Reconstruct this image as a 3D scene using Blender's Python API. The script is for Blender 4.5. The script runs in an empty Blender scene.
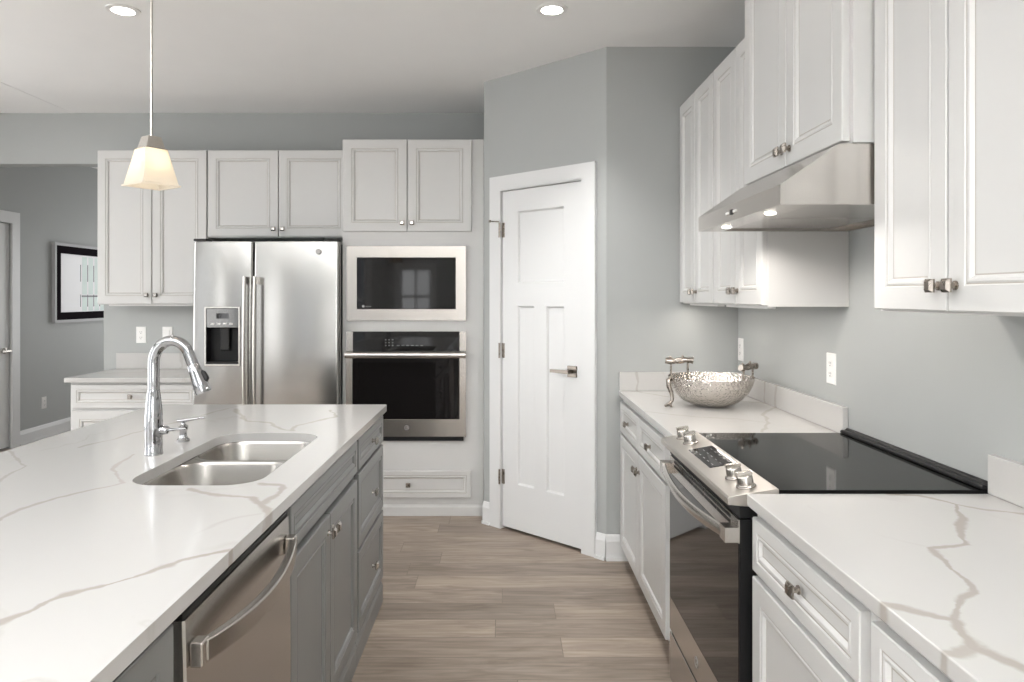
import bpy, math, random
from mathutils import Vector, Matrix
from mathutils.geometry import tessellate_polygon

PI = math.pi
random.seed(7)
scene = bpy.context.scene
COL = scene.collection

# ------------------------------------------------------------------ camera, world, light, exposure
F_PX, PX, PY, EYE = 710.0, 503.0, 296.5, 1.40
cam_d = bpy.data.cameras.new('camera')
cam = bpy.data.objects.new('camera', cam_d)
COL.objects.link(cam)
cam_d.sensor_fit = 'HORIZONTAL'
cam_d.sensor_width = 36.0
cam_d.lens = 36.0 * F_PX / 1024.0
cam_d.shift_x = (512.0 - PX) / 1024.0
cam_d.shift_y = -(341.0 - PY) / 1024.0
cam_d.clip_start = 0.02
cam.location = (0, 0, EYE)
cam.rotation_euler = (PI / 2, 0, 0)
scene.camera = cam

vs = scene.view_settings
scene.display_settings.display_device = 'sRGB'
vs.view_transform = 'Standard'
vs.look = 'None'
vs.gamma = 1.0
vs.use_curve_mapping = False
vs.exposure = 0.52

world = bpy.data.worlds.new('daylight_sky')
scene.world = world
world.use_nodes = True
wn = world.node_tree
bg = wn.nodes['Background']
bg.inputs[0].default_value = (0.80, 0.90, 1.0, 1)
bg.inputs[1].default_value = 0.5

CEIL = 2.728
REAR = -4.5
LEFT = -4.54
RIGHT = 1.25
BACK = 5.14
HALL_END = 9.2


def area(name, loc, direction, sx, sy, power, color=(1, 1, 1)):
    d = bpy.data.lights.new(name, 'AREA')
    d.shape = 'RECTANGLE'
    d.size, d.size_y = sx, sy
    d.energy = power * DAY_GAIN
    d.color = color
    o = bpy.data.objects.new(name, d)
    o.location = loc
    o.rotation_euler = Vector(direction).to_track_quat('-Z', 'Z').to_euler()
    COL.objects.link(o)
    return o


DAY = (0.99, 0.99, 0.985)
DAY_GAIN = 1.0
# (axis, along-centre, width, z0, z1, power): unseen windows, most of them added to light the room
UNSEEN_WINDOWS = [('rear', -3.35, 1.5, 0.35, 2.35, 2.6), ('rear', -1.67, 0.62, 0.85, 1.95, 7),
           ('rear', 0.42, 1.4, 0.35, 2.35, 48),  # unseen rear opening added for frontal light on the right
           ('left', -2.6, 1.9, 0.35, 2.35, 45), ('left', 0.3, 1.9, 0.35, 2.35, 10), ('left', 3.1, 1.9, 0.35, 2.35, 60),  # left-wall openings, out of view, added to light the right-hand run
           ('hall', -3.3, 1.6, 0.5, 2.3, 32)]  # unseen hall opening added to light the hall wall
for k_, c_, w_, z0_, z1_, p_ in UNSEEN_WINDOWS:
    if k_ == 'rear':
        area('window_daylight', (c_, REAR - 0.22, (z0_ + z1_) / 2), (0, 1, 0), w_, z1_ - z0_, p_, DAY)
    elif k_ == 'hall':
        area('window_daylight', (c_, HALL_END + 0.22, (z0_ + z1_) / 2), (0, -1, 0), w_, z1_ - z0_, p_, DAY)
    else:
        area('window_daylight', (LEFT - 0.22, c_, (z0_ + z1_) / 2), (1, 0, 0), w_, z1_ - z0_, p_, DAY)

# added fill spots behind the camera, aimed up to brighten ceiling and room
for x_, y_, z_, p_ in ((-0.8, -1.8, 1.0, 860), (-3.0, -0.6, 1.0, 400)):
    d_ = bpy.data.lights.new('bounce_flash', 'SPOT')
    d_.energy = p_
    d_.color = (0.94, 0.975, 1.0)
    d_.spot_size = math.radians(130)
    d_.spot_blend = 0.6
    d_.shadow_soft_size = 0.15
    o_ = bpy.data.objects.new('bounce_flash', d_)
    o_.location = (x_, y_, z_)
    o_.rotation_euler = (PI, 0, 0)
    COL.objects.link(o_)

# ------------------------------------------------------------------ materials


def new_mat(name):
    m = bpy.data.materials.new(name)
    m.use_nodes = True
    nt = m.node_tree
    return m, nt, nt.nodes['Principled BSDF']


def lk(nt, a, b):
    nt.links.new(a, b)


def paint(name, color, rough=0.4, metal=0.0, var=0.03, scale=6.0, bump=0.0, bscale=180.0, spec=0.5):
    """painted surface: base colour with a faint procedural variation, optional roller-stipple bump"""
    m, nt, p = new_mat(name)
    n = nt.nodes.new('ShaderNodeTexNoise')
    n.inputs['Scale'].default_value = scale
    n.inputs['Detail'].default_value = 3
    tc = nt.nodes.new('ShaderNodeTexCoord')
    lk(nt, tc.outputs['Object'], n.inputs['Vector'])
    mx = nt.nodes.new('ShaderNodeMix')
    mx.data_type = 'RGBA'
    mx.inputs['A'].default_value = (*[c * (1 - var) for c in color], 1)
    mx.inputs['B'].default_value = (*[min(1, c * (1 + var)) for c in color], 1)
    lk(nt, n.outputs['Fac'], mx.inputs['Factor'])
    lk(nt, mx.outputs['Result'], p.inputs['Base Color'])
    p.inputs['Roughness'].default_value = rough
    p.inputs['Metallic'].default_value = metal
    p.inputs['Specular IOR Level'].default_value = spec
    if bump:
        n2 = nt.nodes.new('ShaderNodeTexNoise')
        n2.inputs['Scale'].default_value = bscale
        lk(nt, tc.outputs['Object'], n2.inputs['Vector'])
        b = nt.nodes.new('ShaderNodeBump')
        b.inputs['Strength'].default_value = bump
        b.inputs['Distance'].default_value = 0.002
        lk(nt, n2.outputs['Fac'], b.inputs['Height'])
        lk(nt, b.outputs['Normal'], p.inputs['Normal'])
    return m


def steel(name, color=(0.54, 0.515, 0.485), rough=0.25, stretch=(1, 1, 60), amount=0.008, bump=0.0):
    """brushed metal: roughness streaks along one axis"""
    m, nt, p = new_mat(name)
    tc = nt.nodes.new('ShaderNodeTexCoord')
    mp = nt.nodes.new('ShaderNodeMapping')
    mp.inputs['Scale'].default_value = stretch
    lk(nt, tc.outputs['Object'], mp.inputs['Vector'])
    n = nt.nodes.new('ShaderNodeTexNoise')
    n.inputs['Scale'].default_value = 4
    n.inputs['Detail'].default_value = 4
    lk(nt, mp.outputs['Vector'], n.inputs['Vector'])
    r = nt.nodes.new('ShaderNodeMapRange')
    r.inputs['To Min'].default_value = rough - amount
    r.inputs['To Max'].default_value = rough + amount
    lk(nt, n.outputs['Fac'], r.inputs['Value'])
    lk(nt, r.outputs['Result'], p.inputs['Roughness'])
    p.inputs['Base Color'].default_value = (*color, 1)
    p.inputs['Metallic'].default_value = 1.0
    if bump:
        b = nt.nodes.new('ShaderNodeBump')
        b.inputs['Strength'].default_value = bump
        b.inputs['Distance'].default_value = 0.001
        lk(nt, n.outputs['Fac'], b.inputs['Height'])
        lk(nt, b.outputs['Normal'], p.inputs['Normal'])
    return m


def emitter(name, color, strength):
    m, nt, p = new_mat(name)
    p.inputs['Base Color'].default_value = (*color, 1)
    p.inputs['Emission Color'].default_value = (*color, 1)
    p.inputs['Emission Strength'].default_value = strength
    return m


def wood_floor():
    m, nt, p = new_mat('oak_planks')
    N = nt.nodes.new
    tc = N('ShaderNodeTexCoord')
    br = N('ShaderNodeTexBrick')
    br.offset = 0.0
    br.inputs['Scale'].default_value = 1.0
    br.inputs['Brick Width'].default_value = 1.35
    br.inputs['Row Height'].default_value = 0.162
    br.inputs['Mortar Size'].default_value = 0.0020
    br.inputs['Mortar Smooth'].default_value = 0.2
    br.inputs['Color1'].default_value = (0, 0, 0, 1)
    br.inputs['Color2'].default_value = (1, 1, 1, 1)
    br.inputs['Mortar'].default_value = (0.5, 0.5, 0.5, 1)
    sp0 = N('ShaderNodeSeparateXYZ')
    lk(nt, tc.outputs['Object'], sp0.inputs[0])
    rowd = N('ShaderNodeMath'); rowd.operation = 'DIVIDE'; rowd.inputs[1].default_value = 0.162
    lk(nt, sp0.outputs['Y'], rowd.inputs[0])
    rowf = N('ShaderNodeMath'); rowf.operation = 'FLOOR'
    lk(nt, rowd.outputs[0], rowf.inputs[0])
    rnd = N('ShaderNodeTexWhiteNoise'); rnd.noise_dimensions = '1D'
    lk(nt, rowf.outputs[0], rnd.inputs['W'])
    shx = N('ShaderNodeMath'); shx.operation = 'MULTIPLY_ADD'; shx.inputs[1].default_value = 1.35
    lk(nt, rnd.outputs['Value'], shx.inputs[0]); lk(nt, sp0.outputs['X'], shx.inputs[2])
    shv = N('ShaderNodeCombineXYZ')
    lk(nt, shx.outputs[0], shv.inputs['X']); lk(nt, sp0.outputs['Y'], shv.inputs['Y'])
    lk(nt, shv.outputs[0], br.inputs['Vector'])
    # a different grain offset per plank
    sep = N('ShaderNodeSeparateXYZ')
    lk(nt, tc.outputs['Object'], sep.inputs[0])
    mz = N('ShaderNodeMath'); mz.operation = 'MULTIPLY'; mz.inputs[1].default_value = 37.0
    lk(nt, br.outputs['Color'], mz.inputs[0])
    cmb = N('ShaderNodeCombineXYZ')
    lk(nt, sep.outputs['X'], cmb.inputs['X']); lk(nt, sep.outputs['Y'], cmb.inputs['Y']); lk(nt, mz.outputs[0], cmb.inputs['Z'])
    mp = N('ShaderNodeMapping'); mp.inputs['Scale'].default_value = (1.5, 11.0, 1.0)
    lk(nt, cmb.outputs[0], mp.inputs['Vector'])
    g = N('ShaderNodeTexNoise'); g.inputs['Scale'].default_value = 2.2; g.inputs['Detail'].default_value = 7
    g.inputs['Roughness'].default_value = 0.58; g.inputs['Distortion'].default_value = 0.9
    lk(nt, mp.outputs[0], g.inputs['Vector'])
    # cathedral figure
    mp2 = N('ShaderNodeMapping'); mp2.inputs['Scale'].default_value = (0.55, 7.0, 1.0)
    lk(nt, cmb.outputs[0], mp2.inputs['Vector'])
    wv = N('ShaderNodeTexWave'); wv.wave_type = 'BANDS'; wv.bands_direction = 'Y'
    wv.inputs['Scale'].default_value = 1.6; wv.inputs['Distortion'].default_value = 7.0
    wv.inputs['Detail'].default_value = 2.5; wv.inputs['Detail Scale'].default_value = 1.2
    lk(nt, mp2.outputs[0], wv.inputs['Vector'])
    r1 = N('ShaderNodeValToRGB')
    r1.color_ramp.elements[0].position = 0.25; r1.color_ramp.elements[0].color = (0.215, 0.168, 0.132, 1)
    r1.color_ramp.elements[1].position = 0.78; r1.color_ramp.elements[1].color = (0.47, 0.39, 0.325, 1)
    lk(nt, g.outputs['Fac'], r1.inputs[0])
    mxw = N('ShaderNodeMix'); mxw.data_type = 'RGBA'; mxw.blend_type = 'MULTIPLY'
    mxw.inputs['Factor'].default_value = 0.10
    lk(nt, r1.outputs[0], mxw.inputs['A']); lk(nt, wv.outputs['Color'], mxw.inputs['B'])
    # plank to plank tone
    r2 = N('ShaderNodeValToRGB')
    r2.color_ramp.elements[0].color = (0.74, 0.73, 0.72, 1); r2.color_ramp.elements[1].color = (1.14, 1.13, 1.11, 1)
    lk(nt, br.outputs['Color'], r2.inputs[0])
    mxt = N('ShaderNodeMix'); mxt.data_type = 'RGBA'; mxt.blend_type = 'MULTIPLY'; mxt.inputs['Factor'].default_value = 1.0
    lk(nt, mxw.outputs['Result'], mxt.inputs['A']); lk(nt, r2.outputs[0], mxt.inputs['B'])
    # limed pores: pale thin streaks
    mp3 = N('ShaderNodeMapping'); mp3.inputs['Scale'].default_value = (2.2, 60.0, 1.0)
    lk(nt, cmb.outputs[0], mp3.inputs['Vector'])
    s = N('ShaderNodeTexNoise'); s.inputs['Scale'].default_value = 1.6; s.inputs['Detail'].default_value = 3
    lk(nt, mp3.outputs[0], s.inputs['Vector'])
    sr = N('ShaderNodeMapRange'); sr.inputs['From Min'].default_value = 0.60; sr.inputs['From Max'].default_value = 0.78
    sr.inputs['To Max'].default_value = 0.22
    lk(nt, s.outputs['Fac'], sr.inputs['Value'])
    mxs = N('ShaderNodeMix'); mxs.data_type = 'RGBA'
    lk(nt, sr.outputs[0], mxs.inputs['Factor']); lk(nt, mxt.outputs['Result'], mxs.inputs['A'])
    mxs.inputs['B'].default_value = (0.50, 0.44, 0.385, 1)
    # joints
    mxm = N('ShaderNodeMix'); mxm.data_type = 'RGBA'
    jf = N('ShaderNodeMath'); jf.operation = 'MULTIPLY'; jf.inputs[1].default_value = 0.55
    lk(nt, br.outputs['Fac'], jf.inputs[0])
    lk(nt, jf.outputs[0], mxm.inputs['Factor']); lk(nt, mxs.outputs['Result'], mxm.inputs['A'])
    mxm.inputs['B'].default_value = (0.12, 0.09, 0.072, 1)
    lk(nt, mxm.outputs['Result'], p.inputs['Base Color'])
    p.inputs['Roughness'].default_value = 0.42
    b = N('ShaderNodeBump'); b.inputs['Strength'].default_value = 0.25; b.inputs['Distance'].default_value = 0.001
    lk(nt, g.outputs['Fac'], b.inputs['Height']); lk(nt, b.outputs['Normal'], p.inputs['Normal'])
    return m


def quartz(name, veins, faint=0.35):
    """white quartz; veins = list of (width, strength, [(x, y), ...]) laid through the slab in its own coordinates"""
    m, nt, p = new_mat(name)
    N = nt.nodes.new
    tc = N('ShaderNodeTexCoord')
    # gentle wobble
    nz = N('ShaderNodeTexNoise'); nz.inputs['Scale'].default_value = 9.0; nz.inputs['Detail'].default_value = 5
    lk(nt, tc.outputs['Object'], nz.inputs['Vector'])
    sb = N('ShaderNodeVectorMath'); sb.operation = 'SUBTRACT'; sb.inputs[1].default_value = (0.5, 0.5, 0.5)
    lk(nt, nz.outputs['Color'], sb.inputs[0])
    sc_ = N('ShaderNodeVectorMath'); sc_.operation = 'SCALE'; sc_.inputs['Scale'].default_value = 0.055
    lk(nt, sb.outputs[0], sc_.inputs[0])
    ad = N('ShaderNodeVectorMath'); ad.operation = 'ADD'
    lk(nt, tc.outputs['Object'], ad.inputs[0]); lk(nt, sc_.outputs[0], ad.inputs[1])
    fl = N('ShaderNodeVectorMath'); fl.operation = 'MULTIPLY'; fl.inputs[1].default_value = (1, 1, 0)
    lk(nt, ad.outputs[0], fl.inputs[0])
    P = fl.outputs[0]
    total = None
    wn_ = N('ShaderNodeTexNoise'); wn_.inputs['Scale'].default_value = 14.0; wn_.inputs['Detail'].default_value = 4
    lk(nt, tc.outputs['Object'], wn_.inputs['Vector'])
    for width, strength, pts in veins:
        dmin = None
        for (ax, ay), (bx, by) in zip(pts[:-1], pts[1:]):
            dx, dy = bx - ax, by - ay
            L2 = max(1e-8, dx * dx + dy * dy)
            s = N('ShaderNodeVectorMath'); s.operation = 'SUBTRACT'; s.inputs[1].default_value = (ax, ay, 0)
            lk(nt, P, s.inputs[0])
            d = N('ShaderNodeVectorMath'); d.operation = 'DOT_PRODUCT'; d.inputs[1].default_value = (dx / L2, dy / L2, 0)
            lk(nt, s.outputs[0], d.inputs[0])
            c = N('ShaderNodeClamp')
            lk(nt, d.outputs['Value'], c.inputs['Value'])
            q = N('ShaderNodeVectorMath'); q.operation = 'SCALE'; q.inputs[0].default_value = (dx, dy, 0)
            lk(nt, c.outputs[0], q.inputs['Scale'])
            t = N('ShaderNodeVectorMath'); t.operation = 'DISTANCE'
            lk(nt, s.outputs[0], t.inputs[0]); lk(nt, q.outputs[0], t.inputs[1])
            if dmin is None:
                dmin = t.outputs['Value']
            else:
                mn = N('ShaderNodeMath'); mn.operation = 'MINIMUM'
                lk(nt, dmin, mn.inputs[0]); lk(nt, t.outputs['Value'], mn.inputs[1])
                dmin = mn.outputs[0]
        # ragged width
        wv = N('ShaderNodeMapRange'); wv.inputs['From Min'].default_value = 0.3; wv.inputs['From Max'].default_value = 0.7
        wv.inputs['To Min'].default_value = width * 0.6; wv.inputs['To Max'].default_value = width * 2.3
        lk(nt, wn_.outputs['Fac'], wv.inputs['Value'])
        dv = N('ShaderNodeMath'); dv.operation = 'DIVIDE'
        lk(nt, dmin, dv.inputs[0]); lk(nt, wv.outputs[0], dv.inputs[1])
        mr = N('ShaderNodeMapRange'); mr.interpolation_type = 'SMOOTHSTEP'
        mr.inputs['From Min'].default_value = 0.35; mr.inputs['From Max'].default_value = 1.3
        mr.inputs['To Min'].default_value = strength; mr.inputs['To Max'].default_value = 0.0
        lk(nt, dv.outputs[0], mr.inputs['Value'])
        if total is None:
            total = mr.outputs[0]
        else:
            mxm = N('ShaderNodeMath'); mxm.operation = 'MAXIMUM'
            lk(nt, total, mxm.inputs[0]); lk(nt, mr.outputs[0], mxm.inputs[1])
            total = mxm.outputs[0]
    # faint hairline veining everywhere
    h = N('ShaderNodeTexNoise'); h.inputs['Scale'].default_value = 1.7; h.inputs['Detail'].default_value = 4; h.inputs['Distortion'].default_value = 0.6
    lk(nt, tc.outputs['Object'], h.inputs['Vector'])
    h1 = N('ShaderNodeMath'); h1.operation = 'SUBTRACT'; h1.inputs[1].default_value = 0.5
    lk(nt, h.outputs['Fac'], h1.inputs[0])
    h2 = N('ShaderNodeMath'); h2.operation = 'ABSOLUTE'
    lk(nt, h1.outputs[0], h2.inputs[0])
    h3 = N('ShaderNodeMapRange'); h3.inputs['From Min'].default_value = 0.0; h3.inputs['From Max'].default_value = 0.012
    h3.inputs['To Min'].default_value = faint; h3.inputs['To Max'].default_value = 0.0
    lk(nt, h2.outputs[0], h3.inputs['Value'])
    h4 = N('ShaderNodeTexNoise'); h4.inputs['Scale'].default_value = 2.3
    lk(nt, tc.outputs['Object'], h4.inputs['Vector'])
    h5 = N('ShaderNodeMapRange'); h5.inputs['From Min'].default_value = 0.5; h5.inputs['From Max'].default_value = 0.68
    lk(nt, h4.outputs['Fac'], h5.inputs['Value'])
    h6 = N('ShaderNodeMath'); h6.operation = 'MULTIPLY'
    lk(nt, h3.outputs[0], h6.inputs[0]); lk(nt, h5.outputs[0], h6.inputs[1])
    if total is not None:
        mxm = N('ShaderNodeMath'); mxm.operation = 'MAXIMUM'
        lk(nt, total, mxm.inputs[0]); lk(nt, h6.outputs[0], mxm.inputs[1])
        total = mxm.outputs[0]
    else:
        total = h6.outputs[0]
    mx = N('ShaderNodeMix'); mx.data_type = 'RGBA'
    mx.inputs['A'].default_value = (0.525, 0.512, 0.495, 1)
    mx.inputs['B'].default_value = (0.36, 0.325, 0.285, 1)
    lk(nt, total, mx.inputs['Factor'])
    lk(nt, mx.outputs['Result'], p.inputs['Base Color'])
    p.inputs['Roughness'].default_value = 0.16
    return m


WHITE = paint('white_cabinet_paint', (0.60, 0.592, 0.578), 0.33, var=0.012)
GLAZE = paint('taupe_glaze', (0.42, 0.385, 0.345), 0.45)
GREY = paint('grey_cabinet_paint', (0.205, 0.208, 0.203), 0.34, var=0.03)
GREYGLAZE = paint('grey_groove_paint', (0.13, 0.128, 0.122), 0.4)
TRIM = paint('white_trim_paint', (0.70, 0.70, 0.695), 0.35, var=0.01)
WALLM = paint('grey_green_wall_paint', (0.392, 0.402, 0.393), 0.6, var=0.02, bump=0.05)
CEILM = paint('ceiling_paint', (0.86, 0.855, 0.845), 0.8, var=0.015, bump=0.04)
FLOORM = wood_floor()
STEEL_H = steel('brushed_steel_horizontal', stretch=(1, 1, 120))
STEEL_V = steel('brushed_steel_vertical', stretch=(120, 120, 1))
STEEL_F = steel('fridge_steel', (0.385, 0.375, 0.36), 0.21, (1, 1, 60), 0.008)
STEEL_W = steel('warm_appliance_steel', (0.43, 0.40, 0.37), 0.25, (1, 1, 60), 0.008)
STEEL_P = steel('panel_steel', (0.52, 0.49, 0.455), 0.36, (1, 1, 1), 0.0)
SMOKE = steel('smoked_chrome', (0.10, 0.098, 0.095), 0.10, (9, 9, 9), 0.03)
BRONZE = steel('dark_nickel', (0.20, 0.175, 0.15), 0.30, (20, 20, 20), 0.03)
SINKM = steel('sink_steel', (0.40, 0.38, 0.355), 0.24, (3, 60, 3), 0.015)
HOODM = steel('hood_steel', (0.58, 0.55, 0.515), 0.22, (1, 1, 60), 0.01)
CHROME = steel('polished_chrome', (0.45, 0.45, 0.46), 0.05, (1, 1, 1), 0.02)
NICKEL = steel('satin_nickel', (0.56, 0.53, 0.49), 0.24, (20, 20, 20), 0.04)
PEWTER = steel('aged_nickel', (0.33, 0.295, 0.26), 0.28, (20, 20, 20), 0.05)
BLACKG = paint('black_ceramic_glass', (0.005, 0.005, 0.005), 0.05, var=0.0, spec=0.30)
BLACKG.node_tree.nodes['Principled BSDF'].inputs['IOR'].default_value = 1.28
OVENG = paint('dark_oven_glass', (0.007, 0.006, 0.006), 0.04, var=0.0, spec=0.36)
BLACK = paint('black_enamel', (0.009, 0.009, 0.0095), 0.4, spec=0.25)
DARK = paint('dark_grey_plastic', (0.024, 0.023, 0.023), 0.4, spec=0.3)
SIDEG = paint('dark_appliance_side', (0.05, 0.05, 0.052), 0.45)
MIDG = paint('key_print_grey', (0.20, 0.20, 0.20), 0.4)
PLASTIC = paint('white_plastic', (0.80, 0.79, 0.77), 0.3, var=0.005)
FRAMEB = paint('dark_picture_frame', (0.018, 0.015, 0.018), 0.95, spec=0.0)
MAT_W = paint('white_picture_mat', (0.80, 0.79, 0.80), 0.35, var=0.01)
LED = emitter('led_lens', (1.0, 0.93, 0.82), 14.0)
DOWN = emitter('downlight_lens', (1.0, 0.97, 0.92), 12.0)
LOGO = steel('emblem_grey', (0.32, 0.31, 0.30), 0.35, (1, 1, 1), 0.02)


def hammered():
    m = steel('hammered_silver', (0.70, 0.66, 0.62), 0.14, (1, 1, 1), 0.03)
    nt = m.node_tree
    p = nt.nodes['Principled BSDF']
    v = nt.nodes.new('ShaderNodeTexVoronoi'); v.inputs['Scale'].default_value = 95
    tc = nt.nodes.new('ShaderNodeTexCoord')
    lk(nt, tc.outputs['Object'], v.inputs['Vector'])
    b = nt.nodes.new('ShaderNodeBump'); b.inputs['Strength'].default_value = 0.9; b.inputs['Distance'].default_value = 0.006
    lk(nt, v.outputs['Distance'], b.inputs['Height'])
    lk(nt, b.outputs['Normal'], p.inputs['Normal'])
    return m


HAMMER = hammered()


def shade_glass():
    m, nt, p = new_mat('frosted_shade_glass')
    p.inputs['Base Color'].default_value = (0.92, 0.89, 0.84, 1)
    p.inputs['Roughness'].default_value = 0.35
    tr = nt.nodes.new('ShaderNodeBsdfTranslucent'); tr.inputs['Color'].default_value = (0.95, 0.89, 0.79, 1)
    mx = nt.nodes.new('ShaderNodeMixShader'); mx.inputs[0].default_value = 0.62
    lk(nt, p.outputs[0], mx.inputs[1]); lk(nt, tr.outputs[0], mx.inputs[2])
    lk(nt, mx.outputs[0], nt.nodes['Material Output'].inputs[0])
    return m


SHADE = shade_glass()


def pane_glass():
    m, nt, p = new_mat('window_glass')
    t = nt.nodes.new('ShaderNodeBsdfTransparent')
    g = nt.nodes.new('ShaderNodeBsdfGlossy'); g.inputs['Roughness'].default_value = 0.02
    mx = nt.nodes.new('ShaderNodeMixShader'); mx.inputs[0].default_value = 0.06
    lk(nt, t.outputs[0], mx.inputs[1]); lk(nt, g.outputs[0], mx.inputs[2])
    lk(nt, mx.outputs[0], nt.nodes['Material Output'].inputs[0])
    return m


PANE = pane_glass()

# ------------------------------------------------------------------ mesh helpers


class MB:
    """collects shapes into one mesh"""

    def __init__(self):
        self.v, self.f, self.m = [], [], []

    def add(self, vs_, fs_, mi=0):
        o = len(self.v)
        self.v += [tuple(v) for v in vs_]
        for f in fs_:
            self.f.append(tuple(o + i for i in f))
            self.m.append(mi)
        return self

    def box(self, x0, x1, y0, y1, z0, z1, mi=0):
        v = [(x0, y0, z0), (x1, y0, z0), (x1, y1, z0), (x0, y1, z0), (x0, y0, z1), (x1, y0, z1), (x1, y1, z1), (x0, y1, z1)]
        return self.add(v, [(0, 3, 2, 1), (4, 5, 6, 7), (0, 1, 5, 4), (1, 2, 6, 5), (2, 3, 7, 6), (3, 0, 4, 7)], mi)

    def rings(self, rings, cap0=True, cap1=True, mi=0, closed=True, mis=None):
        n = len(rings[0])
        o = len(self.v)
        for r in rings:
            self.v += [tuple(p) for p in r]
        for k in range(len(rings) - 1):
            for i in range(n if closed else n - 1):
                j = (i + 1) % n
                self.f.append((o + k * n + i, o + k * n + j, o + (k + 1) * n + j, o + (k + 1) * n + i))
                self.m.append(mis[k] if mis else mi)
        if cap0:
            self.f.append(tuple(o + i for i in reversed(range(n)))); self.m.append(mis[0] if mis else mi)
        if cap1:
            q = o + (len(rings) - 1) * n
            self.f.append(tuple(q + i for i in range(n))); self.m.append(mis[-1] if mis else mi)
        return self

    def prism_x(self, prof, x0, x1, mi=0):
        """profile of (y, z) extruded along x"""
        return self.rings([[(x0, y, z) for y, z in prof], [(x1, y, z) for y, z in prof]], mi=mi)

    def lathe(self, prof, cx=0, cy=0, seg=32, mi=0, cap0=True, cap1=True):
        return self.rings([[(cx + r * math.cos(2 * PI * i / seg), cy + r * math.sin(2 * PI * i / seg), z) for i in range(seg)] for r, z in prof], cap0, cap1, mi)

    def tube(self, path, rad, seg=14, mi=0, flat=1.0):
        """round tube along a path; rad is one number or one per point"""
        path = [Vector(p) for p in path]
        n = len(path)
        rad = rad if isinstance(rad, (list, tuple)) else [rad] * n
        t0 = (path[1] - path[0]).normalized()
        up = Vector((0, 0, 1)) if abs(t0.z) < 0.9 else Vector((0, 1, 0))
        rings = []
        side = t0.cross(up).normalized()
        for i in range(n):
            t = ((path[min(i + 1, n - 1)] - path[max(i - 1, 0)])).normalized()
            side = (side - t * side.dot(t)).normalized()
            b = side.cross(t)
            rings.append([path[i] + side * (rad[i] * math.cos(a)) + b * (rad[i] * flat * math.sin(a)) for a in [2 * PI * k / seg for k in range(seg)]])
        return self.rings(rings, mi=mi)

    def cyl(self, a, b, r, seg=20, mi=0, r2=None):
        return self.tube([a, b], [r, r if r2 is None else r2], seg, mi)

    def build(self, name, mats, parent=None, bevel=0.0, smooth=True, angle=35, seg=2):
        me = bpy.data.meshes.new(name)
        me.from_pydata(self.v, [], self.f)
        for m in (mats if isinstance(mats, (list, tuple)) else [mats]):
            me.materials.append(m)
        me.polygons.foreach_set('material_index', self.m)
        import bmesh
        bm = bmesh.new(); bm.from_mesh(me)
        bmesh.ops.recalc_face_normals(bm, faces=bm.faces)
        bm.to_mesh(me); bm.free()
        if smooth:
            me.polygons.foreach_set('use_smooth', [True] * len(me.polygons))
            me.set_sharp_from_angle(angle=math.radians(angle))
        me.update()
        o = bpy.data.objects.new(name, me)
        COL.objects.link(o)
        if parent is not None:
            o.parent = parent
        if bevel:
            b = o.modifiers.new('edge_rounding', 'BEVEL')
            b.width = bevel; b.segments = seg; b.limit_method = 'ANGLE'; b.angle_limit = math.radians(40)
            b.harden_normals = True
        return o


def rect(x0, x1, z0, z1, y):
    return [(x0, y, z0), (x1, y, z0), (x1, y, z1), (x0, y, z1)]


def thing(name, label, cat, loc=(0, 0, 0), rz=0.0, group=None):
    o = bpy.data.objects.new(name, None)
    o.empty_display_size = 0.1
    o.location = loc
    o.rotation_euler = (0, 0, rz)
    COL.objects.link(o)
    o['label'] = label
    o['category'] = cat
    if group:
        o['group'] = group
    return o


def structure(o):
    o['kind'] = 'structure'
    return o


def structure_root(name, loc, rz=0.0):
    o = bpy.data.objects.new(name, None)
    o.location = loc
    o.rotation_euler = (0, 0, rz)
    COL.objects.link(o)
    return structure(o)


def copy_tree(o, parent=None):
    c = o.copy()
    COL.objects.link(c)
    if parent is not None:
        c.parent = parent
    for ch in list(o.children):
        copy_tree(ch, c)
    return c


# ------------------------------------------------------------------ the room
A = Vector((-0.118, 4.40, 0)); B = Vector((0.5505, 3.777, 0))      # pantry corner wall, front face
PW = (B - A).length
pang = math.atan2(B.y - A.y, B.x - A.x)

structure(MB().box(LEFT - 0.2, 1.6, REAR - 0.2, HALL_END + 0.2, -0.1, 0).build('floor', FLOORM, smooth=False))
structure(MB().box(LEFT - 0.15, RIGHT + 0.15, REAR - 0.15, BACK + 0.12, CEIL, CEIL + 0.1).build('ceiling', CEILM, smooth=False))
structure(MB().box(LEFT + 0.001, -3.11, 1.5, 5.139, CEIL - 0.0018, CEIL - 0.0005).build('ceiling_panel', CEILM, smooth=False))
structure(MB().box(LEFT - 0.15, -2.0, BACK + 0.1201, HALL_END + 0.1, 2.825, 2.90).build('ceiling_hall', CEILM, smooth=False))


def wall_with_openings(name, u0, u1, z1, openings, fixed0, fixed1, axis):
    """wall running along u with rectangular openings (u0, u1, z0, z1)"""
    mb = MB()

    def bx(a, b, c, d):
        if b - a < 1e-4 or d - c < 1e-4:
            return
        if axis == 'x':
            mb.box(a, b, fixed0, fixed1, c, d)
        else:
            mb.box(fixed0, fixed1, a, b, c, d)
    u = u0
    for a, b, c, d in sorted(openings):
        bx(u, a, 0, z1)
        bx(a, b, 0, c)
        bx(a, b, d, z1)
        u = b
    bx(u, u1, 0, z1)
    return structure(mb.build(name, WALLM, smooth=False))


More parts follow.
